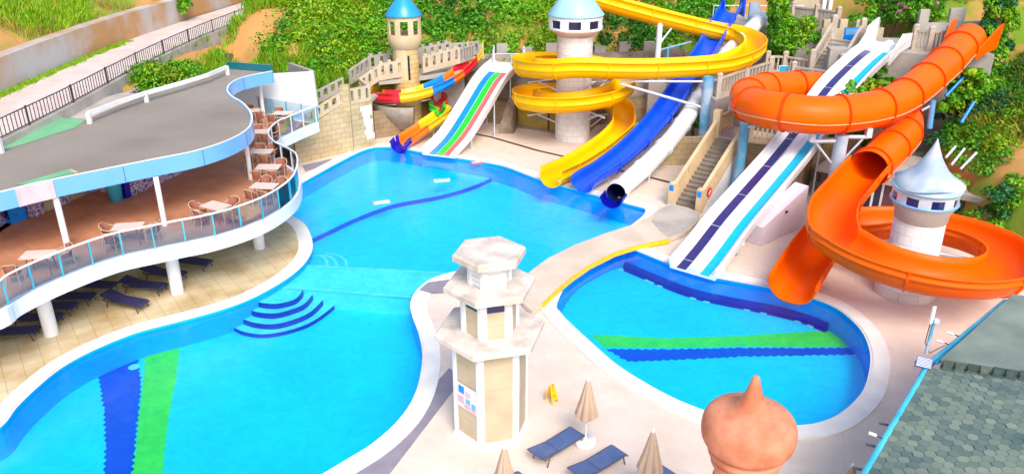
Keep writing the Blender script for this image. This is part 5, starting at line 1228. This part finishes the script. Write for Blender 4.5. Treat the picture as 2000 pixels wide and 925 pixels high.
for (u,v,z),lb in (((1143,866,0),'beige closed parasol standing in the middle beside two blue loungers'),((1276,836,2.52),'beige closed parasol at the bottom centre, left of the onion dome'),
                 ((985,868,2.52),'beige closed parasol at the bottom edge in front of the kiosk'),((1668,905,2.52),'beige closed parasol peeking out beside the cyan gutter')):
    if um is None: q = um = umbrella(lb)
    else: q = copy_tree(um); q['label'] = lb
    p = at(u,v,z); q.location = (p.x,p.y,.004); q.rotation_euler.z = random.uniform(0,6)
p = at(1077,782,0); s = thing('wet_floor_sign', 'yellow folding wet floor sign standing between the kiosk and the parasols', 'floor sign', p)
for sg in (-1,1):
    mb = MB(); pr = [(-.17,.0),(-.10,.0),(-.085,.12),(.085,.12),(.10,.0),(.17,.0),(.105,.64),(.05,.66),(.05,.60),(-.05,.60),(-.05,.66),(-.105,.64)]
    ca, sa_ = math.cos(.75), math.sin(.75); V = []
    for th in (0,.018):
        for x, z in pr:
            y = sg*(.17*(1-z/.66)+.012+th); V.append((p.x+x*ca-y*sa_, p.y+x*sa_+y*ca, z+.005))
    kk = len(pr); tri = tessellate_polygon([[Vector((x,z,0)) for x,z in pr]])
    mb.add(V, [tuple(x) for x in tri]+[tuple(j+kk for j in reversed(x)) for x in tri]+[(j,(j+1)%kk,(j+1)%kk+kk,j+kk) for j in range(kk)])
    pn = mb.build('panel', M['sign_yellow'], s)
    mb = MB()
    for zc_, w_ in ((.54,.09),(.47,.12),(.30,.15),(.24,.12)):
        y = sg*(.17*(1-zc_/.66)+.034); x0 = Vector((p.x-y*sa_, p.y+y*ca, zc_)); mb.box(tuple(x0),(w_,.006,.018),.75)
    mb.build('lettering_lines', M['dark'], pn)
# depth plates lying in the upper pool
for u, v, rz_, lb, m in ((745,395,.35,'small white and red plate on the pool floor left of the centre','palepink'),(863,352,.25,'small white plate on the shallow shelf near the pool middle','white'),(934,318,.3,'small reddish plate on the shallow shelf near the lane slide','kpink')):
    p = at(u,v,WZ+.03); r = thing('float_marker', lb, 'marker', p)
    MB().box((p.x,p.y,p.z),(.95,.3,.1),rz_).build('float', M['palepink' if m == 'palepink' else m], r)
    MB().box((p.x,p.y,p.z+.052),(.75,.14,.02),rz_).build('stripe', M['white' if m != 'white' else 'fascia'], r)
# drains of the left pool
for u, v in ((366,640),(160,717),(262,716),(12,882)):
    p = at(u,v,FZ); o = MB().lathe((p.x,p.y,FZ+.008), [(0,.012),(.2,.012),(.22,0)], 20, False).build('pool_drain', M['poolpale']); tag(o, kind='structure')
# ------------------------------------------------------------------ near building: gutter, felt slab and hexagonal shingles
GZ = 3.6
gb_, gm = at(1962,592,GZ), at(1812,716,GZ); ga = at(1690,925,GZ); ga = ga-(gm-ga).normalized()*.8; gd = (gm-ga).normalized(); ge = (gb_-gm).normalized(); gn = Vector((gd.y,-gd.x,0))   # gn points to the roof side
if gn.x < 0: gn = -gn
t = thing('near_roof_building', 'near building with hexagonal shingle roof, grey green felt slab and cyan gutter', 'building', V3(ga.lerp(gb_,.5),0))
MB().prism([p[:2] for p in (ga+gn*.5-gd*4,gm+gn*.6,gb_+gn*.6,gb_+gn*9,ga+gn*12-gd*4)], 0, GZ-.25).build('wall', M['sand'], t)
def rp(s, w, dz=0): q = ga+gd*s+gn*w; return Vector((q.x,q.y,GZ+.1+w*.16+dz))
Lg = (gm-ga).length; sb_ = Lg-.1
def ep(f, w, dz=0): q = gm.lerp(gb_,f)+gn*w; return Vector((q.x,q.y,GZ+.1+w*.16+dz))
mb = MB(); P = [rp(-4,.05,-.05),rp(sb_,.05,-.05),rp(sb_+1.5,9,-.05),rp(-4,12,-.05)]; mb.add(P+[p-Vector((0,0,.12)) for p in P], [(0,1,2,3),(7,6,5,4),(0,4,5,1),(1,5,6,2),(2,6,7,3),(3,7,4,0)])
u_ = mb.build('roof_underlay', M['step'], t)
M['shingle'] = mat('grey_green_shingle', (.22,.27,.205), (.075,.125,.125), rough=.85, scale=.45, island=.4, bump=.3, bscale=20, detail=8, mid=(.25,.75), spec=.2)
mb = MB(); hr = .150
for j in range(62):
    for i in range(-22,46):
        s0 = -1.5+i*hr*1.732+(j%2)*hr*.866; w0 = .16+j*hr*1.5
        if s0 > sb_-.05+w0*.12 or s0 < -3.6 or w0 > 9: continue
        dz = random.uniform(0,.010); tx = random.uniform(-.012,.012); n = 6
        V = [rp(s0+hr*.955*math.sin(k_*math.pi/3), w0+hr*.955*math.cos(k_*math.pi/3), dz+tx*math.cos(k_*math.pi/3)+.012) for k_ in range(6)]
        mb.add(V+[v-Vector((0,0,.03)) for v in V], [tuple(reversed(range(n)))]+[(x,(x+1)%n,(x+1)%n+n,x+n) for x in range(6)])
mb.build('shingle_cover', M['shingle'], t)
M['felt'] = mat('green_grey_felt', (.235,.275,.22), (.135,.175,.15), rough=.9, scale=.9, bump=.35, bscale=14, detail=9, mid=(.3,.7))
P = [rp(sb_+.05,.3,.28), ep(1,.15,.28), ep(1.1,9,-.4), rp(sb_+1.2,9,-.2)]
mb = MB(); mb.add(P+[p-Vector((0,0,.42)) for p in P], [(0,1,2,3),(7,6,5,4),(0,4,5,1),(1,5,6,2),(2,6,7,3),(3,7,4,0)]); mb.build('felt_slab', M['felt'], t)
mb = MB()
for i in range(30):
    w0 = .5+i*.3; s0 = sb_+.03+(w0-.3)*.132
    for jj in range(2):
        V = [rp(s0-.14*jj-.02*(i%2), w0-.14, .24-.17*jj), rp(s0-.14*jj-.02*(i%2), w0+.14, .24-.17*jj), rp(s0-.14-.14*jj, w0+.08+.04*jj, .06-.17*jj*.6), rp(s0-.14-.14*jj, w0-.10+.04*jj, .06-.17*jj*.6)]
        mb.add(V+[v+Vector((.02,.03,-.02)) for v in V], [(3,2,1,0),(0,1,2,3),(0,4,5,1),(1,5,6,2),(2,6,7,3),(3,7,4,0)])
mb.build('edge_shingles', M['shingle'], t)
mb = MB(); G0 = [ga-gd*3, gm, gb_]; mb.tube([p+Vector((0,0,.05)) for p in G0], .10, 12); mb.tube([gb_+Vector((0,0,.05)), gb_+gn*1.4+gd*.3+Vector((0,0,.0))], .10, 12); mb.build('gutter', M['aqua'], t)
mb = MB(); mb.tube([p+gn*.2+Vector((0,0,.2)) for p in (gm, gb_)], .05, 8); mb.build('edge_pipe', M['aqua'], t)
for s in (1.0,2.1,3.2): p = ga+gd*s; MB().tube([p+Vector((0,0,-.05)), p-gn*.35+Vector((0,0,-.1))], .035, 8).build('gutter_bracket', M['frame'], t)
M['aqua'].node_tree.nodes[M['aqua']['rp']].color_ramp.elements[1].color = (.06,.52,.62,1)
# antenna post, floodlight
p = at(1808,690,GZ); tt = thing('antenna_post', 'thin aqua post with white flat antenna at the corner of the felt roof', 'antenna', p)
top = at(1811,622,Y=p.y)
MB().tube([p, Vector((p.x+.02,p.y,top.z))], .05, 10).build('pole', M['postblue'], tt)
MB().box((p.x-.1,p.y-.05,top.z+.15),(.12,.05,.55),.5).build('antenna_panel', M['gelwhite'], tt)
MB().tube([(p.x-.08,p.y,top.z-.1),(p.x-.1,p.y,top.z-.8),(p.x+.1,p.y-.02,top.z-1.15),(p.x+.45,p.y-.1,GZ+.35)], .014, 6).build('cable', M['dark'], tt)
MB().box((p.x+.05,p.y-.04,top.z-.05),(.14,.14,.12)).build('clamp', M['steel'], tt)
p = at(1805,708,GZ+.25); tt = thing('floodlight', 'grey louvred floodlight tilted over the bend of the cyan gutter', 'floodlight', p)
mb = MB().box((0,0,0),(.42,.1,.3)); import mathutils
Mx = mathutils.Matrix.Translation(p) @ mathutils.Euler((-.7,0,-.5)).to_matrix().to_4x4()
o = mb.build('housing', M['slingnear'], tt); o.data.transform(mathutils.Matrix.Translation(-p)) if False else None
def place(mb, mx): mb.v = [tuple(mx @ Vector(v)) for v in mb.v]; return mb
COL.objects.unlink(o); bpy.data.objects.remove(o)
place(MB().box((0,0,0),(.42,.1,.3)), Mx).build('housing', M['slingnear'], tt)
mb = MB()
for i in range(7): mb.box((0,-.056,-.12+i*.04),(.38,.012,.016))
place(mb, Mx).build('louvres', M['white'], tt)
place(MB().tube([(-.22,0,0),(-.22,.15,-.12),(.22,.15,-.12),(.22,0,0)], .015, 6), Mx).build('mount_bracket', M['dark'], tt)
for u, v, lb in ((1862,652,'small white camera nearest the antenna on the gutter edge'),(1842,668,'white gutter camera just above the antenna foot'),(1712,850,'white camera with black cable on the lower gutter')):
    p = at(u,v,GZ+.15); r = thing('security_camera', lb, 'camera', p)
    MB().tube([p, p-gn*.18+Vector((0,0,.0))], .045, 10).build('housing', M['gelwhite'], r); MB().tube([p+gn*.05, p+gn*.22-Vector((0,0,.04))], .02, 8).build('mount', M['dark'], r)
# ------------------------------------------------------------------ vegetation
def rays(u, v):
    a = (v-462.5)/FPX; b = (u-1000)/FPX
    d = Vector((b, C_-a*S_, -(S_+a*C_))); return d
def hit(u, v, t0=20):
    d = rays(u, v); t = t0
    while t < 140:
        x, y, z = d.x*t, d.y*t, CAMH+d.z*t
        if y > 18 and z <= hz(x,y): return Vector((x,y,z))
        t += .4
    return None
def leafmesh(pos, nrm, size, aspect=.55, droop=0.):
    n = len(pos); r = RNG.normal(size=(n,3)); nrm = nrm/np.linalg.norm(nrm,axis=1,keepdims=True)
    if droop: r[:,2] -= droop
    t = r-(r*nrm).sum(1,keepdims=True)*nrm; t /= np.linalg.norm(t,axis=1,keepdims=True); b = np.cross(nrm,t)
    s = size*RNG.uniform(.6,1.35,(n,1)); w = s*aspect
    bend = nrm*s*.18
    V = np.stack([pos-t*s*.5, pos+b*w*.5+bend, pos+t*s*.5, pos-b*w*.5+bend],1).reshape(-1,3)
    return V
def cloud(C, Rd, per, size, up=.35, shell=.55, aspect=.55, droop=0.):
    C = np.repeat(np.asarray(C,float),per,0); Rd = np.repeat(np.asarray(Rd,float),per,0); n = len(C)
    d = RNG.normal(size=(n,3)); d /= np.linalg.norm(d,axis=1,keepdims=True); d[:,2] = np.where(d[:,2] < -.45, -d[:,2], d[:,2])
    rr = shell+(1-shell)*RNG.random((n,1))**.6
    pos = C+d*Rd*rr*RNG.uniform(.85,1.12,(n,1)); nr = d+RNG.normal(size=(n,3))*.55; nr[:,2] += up
    return leafmesh(pos, nr, size, aspect, droop)
def vbuild(name, V, m, parent=None, origin=(0,0,0)):
    me = bpy.data.meshes.new(name); off = Vector(origin)
    if parent: off = parent.location.copy()
    V = V-np.array(off); n = len(V)//4
    me.vertices.add(len(V)); me.vertices.foreach_set('co', V.astype(np.float32).ravel())
    me.loops.add(n*4); me.loops.foreach_set('vertex_index', np.arange(n*4,dtype=np.int32))
    me.polygons.add(n); me.polygons.foreach_set('loop_start', np.arange(0,n*4,4,dtype=np.int32)); me.polygons.foreach_set('loop_total', np.full(n,4,dtype=np.int32))
    me.update(calc_edges=True); me.materials.append(m)
    o = bpy.data.objects.new(name, me); COL.objects.link(o); o.parent = parent
    if not parent: o.location = off
    return o
def sn(x, y, s=1., p=0.): return math.sin(x*.53*s+p)*math.cos(y*.47*s-p)+.6*math.sin(x*.21*s-y*.33*s+1.3+p)+.4*math.sin(1.9*x*s+p)*math.sin(1.7*y*s)
# thicket on the back hill (one green mass)
groups = {'bright':[], 'mid':[], 'dark':[], 'lime':[]}
rnd = random.Random(3)
for _ in range(6400):
    x = rnd.uniform(-20,44); t = rnd.uniform(-.2,1)**1.0*24; y = interp(x,YB)+t
    if y < interp(x,YB)+.6: continue
    xl = interp(y,XL)
    if x < xl+4.5: continue
    u = 1000+FPX*x/(y*C_+(CAMH-hz(x,y))*S_)
    if (1500 < u < 1640 and t < 5) or (20.5 < x < 27.5 and y < 71): continue
    g = sn(x,y,.62)*.8+rnd.uniform(-.35,.35); bare = sn(x,y,.8,2.2)
    if bare > 1.0: continue
    if x < -13.5 and bare > -.1: continue
    key = 'lime' if (g > .62 or x < -11 and g > -.1) else 'bright' if g > -.1 else 'mid' if g > -.75 else 'dark'
    if 5.5 < x < 11 and t < 7 and key in ('lime','bright'): key = 'dark'
    r = rnd.choice((.4,.55,.7,.9,1.3))*rnd.uniform(.8,1.15); z = hz(x,y)
    groups[key].append(((x,y,z+r*.25),(r,r,r*rnd.uniform(.6,1.0))))
for kx, L_ in groups.items():
    if L_: o = vbuild('hillside_thicket', cloud([a for a,b in L_],[b for a,b in L_], 62, .27), LEAF[kx]); tag(o, 'dense %s green shrubs covering the hill behind the slides'%{'bright':'bright','mid':'medium','dark':'dark','lime':'yellowish'}[kx], 'shrubs', kind='stuff')
# ivy on the right slope
groups = {'mid':[], 'dark':[], 'teal':[], 'lime':[]}
for _ in range(5200):
    y = rnd.uniform(25,72); x = interp(y,XR)+rnd.uniform(-.3,1)*18
    if x < interp(y,XR)-.4: continue
    g = sn(x,y,1.,.7); bare = sn(x,y,.7,4.1)
    u = 1000+FPX*x/(y*C_+(CAMH-hz(x,y))*S_)
    if u > 1895 and bare > -.45: continue
    key = 'lime' if g > .85 else 'mid' if g > .0 else 'teal' if g > -.55 else 'dark'
    r = rnd.uniform(.3,.75); z = hz(x,y)
    groups[key].append(((x,y,z+r*.2),(r,r,r*rnd.uniform(.5,.9))))
for kx, L_ in groups.items():
    if L_: o = vbuild('slope_ivy', cloud([a for a,b in L_],[b for a,b in L_], 70, .20), LEAF[kx]); tag(o, 'ivy and undergrowth on the slope right of the orange slide', 'undergrowth', kind='stuff')
# grasses: blades
def blades(pts, h, w=.03, lean=.35):
    P = np.asarray(pts,float); n = len(P); a = RNG.uniform(0,6.28,n); hh = h*RNG.uniform(.5,1.3,n); ln = RNG.normal(size=(n,2))*lean
    sx = np.stack([np.cos(a)*w,np.sin(a)*w,np.zeros(n)],1); top = np.stack([ln[:,0]*hh,ln[:,1]*hh,hh],1)
    return np.stack([P-sx, P+sx, P+top+sx*.35, P+top-sx*.35],1).reshape(-1,3)
def grass(name, label, n, area_fn, h, m, w=.035, tuft=14, spread=.35, lean=.35):
    pts = []
    while len(pts) < n:
        q = area_fn()
        if q is None: continue
        x, y = q
        for _ in range(tuft):
            xx, yy = x+rnd.gauss(0,spread), y+rnd.gauss(0,spread); pts.append((xx,yy,hz(xx,yy)-.03))
    o = vbuild(name, blades(pts,h,w,lean), LEAF[m]); tag(o, label, 'grass', kind='stuff')
def leftslope(lo):
    def f():
        y = rnd.uniform(26,84); x = interp(y,XL)-6.1-rnd.random()**1.5*16
        return (x,y) if sn(x,y,.8,1.) > lo else None
    return f
grass('dry_grass', 'yellow green grass tufts on the dry hill above the road wall', 17000, leftslope(.15), .55, 'lime', .05)
grass('dry_grass', 'straw coloured grass on the dry hill above the road wall', 15000, leftslope(-.9), .4, 'dry', .04)
def bank():
    y = rnd.uniform(46,84); x = interp(y,XL)+.5+rnd.random()*11
    return (x,y) if sn(x,y,.9,.4) > -.35 and hz(x,y) > 1 else None
grass('bank_grass', 'bright grass on the bank below the road railing', 30000, bank, .5, 'grass', .05)
grass('bank_grass', 'fresh green grass on the bank below the road railing', 16000, bank, .6, 'bright', .05)
def verge():
    y = rnd.uniform(30,58); return (interp(y,XL)-4.65+rnd.gauss(0,.14), y)
def verge_pts():
    pts = []
    for _ in range(420):
        x, y = verge()
        for _ in range(12):
            xx, yy = x+rnd.gauss(0,.1), y+rnd.gauss(0,.15); pts.append((max(xx,interp(yy,XL)-4.86),yy,interp(yy,ROADZ)))
    return pts
o = vbuild('verge_weeds', blades(verge_pts(),.15,.03), LEAF['lime']); tag(o, 'weeds along the foot of the stained wall beside the road', 'weeds', kind='stuff')
def rslope():
    y = rnd.uniform(25,74); x = interp(y,XR)+1.5+rnd.random()*17
    return (x,y) if sn(x,y,.8,3.) > .15 else None
grass('slope_grass', 'yellow green grass on the right slope', 30000, rslope, .5, 'grass', .05)
grass('slope_grass', 'dry straw on the right slope', 15000, rslope, .45, 'dry', .035, lean=.8)
# distinct shrubs and trees
def bush(label, p, rx, ry, rzz, key, n=26, per=110, size=.2, name='bush', trunk=True, cat='bush', seed=0):
    r_ = random.Random(seed+int(p.x*31)); r = thing(name, label, cat, p); C = []; Rd = []
    for i in range(n):
        a = r_.uniform(0,6.28); q = r_.random()**.5; zz = r_.uniform(.15,1)
        f = math.sqrt(max(.1,1-(zz*.85)**2)); s = r_.uniform(.22,.42)*min(rx,ry,rzz)*1.1
        C.append((p.x+rx*q*f*math.cos(a), p.y+ry*q*f*math.sin(a), p.z+rzz*zz)); Rd.append((s,s,s*.85))
    keys = [key] if isinstance(key,str) else key
    for i, k_ in enumerate(keys):
        vbuild('foliage', cloud(C[i::len(keys)], Rd[i::len(keys)], per, size), LEAF[k_], r)
    if trunk:
        mb = MB()
        for i in range(4): c = C[i*3 % n]; mb.tube([(p.x+.06*i,p.y,p.z-.4),((p.x+c[0])/2,(p.y+c[1])/2,(p.z+c[2])/2-.1),c], [.07,.05,.02], 6)
        mb.build('stem', M['bark'], r)
    return r
p = hit(322,165) or at(322,165,5); p = Vector((at(322,172,5.0).x,at(322,172,5.0).y,4.3)); bush('large bright green bush between the road wall and the grey canopy roof', p, 2.8, 1.8, 1.9, ['bright','grass','mid'], 44, 120, .2)
p = at(262,172,4.6); bush('smaller lime bush left of the large bush by the road wall', p, 1.2, 1, 1.0, 'grass', 18, 90, .18)
p = at(318,15,8.2); p = Vector((interp(66,XL)-4.7,66.5,6.2)); bush('ivy tuft hanging over the step of the stained road wall', p, .8, 1.0, 2.2, ['bright','mid'], 22, 90, .22, trunk=False)
p = at(1552,112,5.0); bush('bushy green shrub bed left of the upper stairs', p, 1.9, 1.2, 2.6, ['bright','mid','lime'], 44, 110, .2)
p = Vector((at(1735,30,7.5).x, 58.6, 6.4)); r = bush('tall flowering shrub with pink blooms above the battlement wall', p, 3.8, 1.8, 3.4, ['mid','bright','dark'], 64, 110, .22)
C = [(p.x+dx,p.y-1.5,p.z+dz) for dx,dz in ((-.3,2.1),(.2,1.9),(1.6,1.7),(-.2,1.6),(2.2,2.2))]; vbuild('pink_blossom', cloud(C,[(.22,.2,.16)]*5,40,.12), LEAF['pink'], r)
p = Vector((at(1862,30,8).x+.5, 61, 6.8)); bush('dark green shrub behind the brown battlement wall', p, 3.2, 1.6, 3.2, ['dark','mid'], 44, 100, .22)
p = Vector((22.6, 50.6, 1.6)); bush('dark leafy shrub against the platform block below the grey slatted balustrade', p, 2.2, 1.0, 4.3, ['mid','bright','dark'], 50, 80, .26)
p = Vector((28.6, 48.6, 2.2)); bush('ivy mass under the top end of the orange tube', p, 2.4, 1.2, 3.2, ['bright','mid','teal'], 50, 90, .22, name='ivy', cat='ivy')
p = Vector((at(1765,150,4).x, 47.5, 3.2)); bush('leafy green shrub squeezed between the racing slide and orange tube', p, 1.7, 1.2, 2.9, ['bright','mid','lime'], 46, 60, .34)
def branch(label, A_, B_, key, n=16):
    r = thing('leafy_branch', label, 'branch', A_); d = B_-A_; C = [A_+d*(i/n)+Vector((rnd.gauss(0,.3),rnd.gauss(0,.2),rnd.gauss(0,.25))) for i in range(n+1)]
    MB().tube([A_,A_.lerp(B_,.5)+Vector((0,0,.25)),B_], [.05,.035,.012], 6).build('twig', M['bark'], r)
    vbuild('foliage', cloud(C,[(.28,.28,.22)]*len(C),16,.30,aspect=.7), LEAF[key], r)
branch('fig like leafy branch reaching over the cyan lane of the racing slide', at(1725,190,Y=44.4), at(1650,182,Y=44.0), 'bright')
branch('second leafy branch lying across the racing slide just above the orange tube', at(1745,170,Y=44.6), at(1690,168,Y=44.4), 'lime', 10)
p = Vector((at(1690,300,3).x+.8, 46.2, .3)); bush('green shrub behind the thick steel column and orange tube', p, 1.7, 1.0, 3.0, ['bright','mid'], 36, 70, .26)
p = Vector((at(1552,242,3).x, 45.4, 2.2)); bush('dark green shrub under the left bend of the orange tube', p, 1.3, 1.0, 1.4, ['dark','mid'], 26, 90, .18)
p = Vector((at(1366,265,1.8).x, 50.6, 1.5)); bush('small green shrub on the block wall by the blue column', p, .9, .7, 1.1, ['bright','mid'], 20, 90, .16)
p = at(1950,420,1.6); p = Vector((24.0,36.2,.2)); bush('green shrub at the right end of the maroon building', p, 1.6, 1.2, 3.0, ['mid','bright','teal'], 44, 90, .2)
p = Vector((22.0,38.6,1.85)); bush('ivy spilling over the slab roof of the maroon building', p, 1.9, .9, .7, ['lime','bright'], 34, 80, .17, name='ivy', trunk=False, cat='ivy')
def vine(label, base, top, rad, keys, name='ivy_clad_tree'):
    r = thing(name, label, 'tree', base); n = 110; C = []; Rd = []
    MB().tube([base-Vector((0,0,.6)),base.lerp(top,.5),top], [.32,.27,.2], 10).build('trunk', M['bark'], r)
    for i in range(n):
        f = (i/n)**.9; c = base.lerp(top,f); a = rnd.uniform(0,6.28); q = rad*rnd.uniform(.25,1)*(1.0-.35*abs(f-.4))
        C.append((c.x+q*math.cos(a), c.y+q*.7*math.sin(a), c.z)); s = rnd.uniform(.3,.55)*rad*.8; Rd.append((s*.8,s*.8,s*1.25))
    for i, k_ in enumerate(keys): vbuild('foliage', cloud(C[i::len(keys)],Rd[i::len(keys)],130,.23,up=-.1,droop=1.2), LEAF[k_], r)
    return r
b_ = at(1530,118,Y=58.5); vine('ivy clad tree trunk with hanging foliage right of the yellow bend', Vector((b_.x,58.5,b_.z)), at(1517,-30,Y=59.5), .95, ['bright','mid','lime'])
b_ = at(1918,200,Y=51.0); vine('tall ivy covered trunk right of the orange tube start', Vector((b_.x,51,b_.z)), at(1962,-20,Y=53), 1.15, ['bright','mid','lime','teal'])
t = thing('tree_stump', 'cut brown tree stump on the bank behind the canopy roof end', 'stump', at(448,122,4.2)); p = t.location
MB().lathe(p, [(.45,-.6),(.34,.0),(.3,.55),(.26,.6),(0,.58)], 14).build('stump', M['bark'], t)
# ------------------------------------------------------------------ camera, light, world
cd = bpy.data.cameras.new('camera'); cam = bpy.data.objects.new('camera', cd); COL.objects.link(cam)
cam.location = (0,0,CAMH); cam.rotation_euler = (math.pi/2-TH,0,0)
cd.sensor_width = 36; cd.lens = 36*FPX/2000; cd.clip_end = 1500; cd.clip_start = .1
SC.camera = cam
w = bpy.data.worlds.new('World'); SC.world = w; w.use_nodes = True
sk = w.node_tree.nodes.new('ShaderNodeTexSky'); sk.sky_type = 'NISHITA'; sk.sun_disc = False
SUN_EL, SUN_AZ = R(46), R(163)   # azimuth clockwise from +Y (north)
sk.dust_density = 2.5; sk.ozone_density = .8; sk.air_density = 1
sk.sun_elevation = SUN_EL; sk.sun_rotation = SUN_AZ
bg = w.node_tree.nodes['Background']; bg.inputs[1].default_value = .15
w.node_tree.links.new(sk.outputs[0], bg.inputs[0])
sd = bpy.data.lights.new('sun', 'SUN'); sun = bpy.data.objects.new('sun', sd); COL.objects.link(sun)
sd.energy = 1.5; sd.angle = R(28); sd.color = (1,.94,.86)
dv = Vector((math.sin(SUN_AZ)*math.cos(SUN_EL), math.cos(SUN_AZ)*math.cos(SUN_EL), math.sin(SUN_EL)))
sun.rotation_euler = dv.to_track_quat('Z','Y').to_euler(); sun.location = (0,-20,60)
SC.view_settings.view_transform = 'Standard'; SC.view_settings.look = 'None'; SC.view_settings.gamma = 1; SC.view_settings.exposure = .95
SC.view_settings.use_curve_mapping = False
SC.cycles.transparent_max_bounces = 16
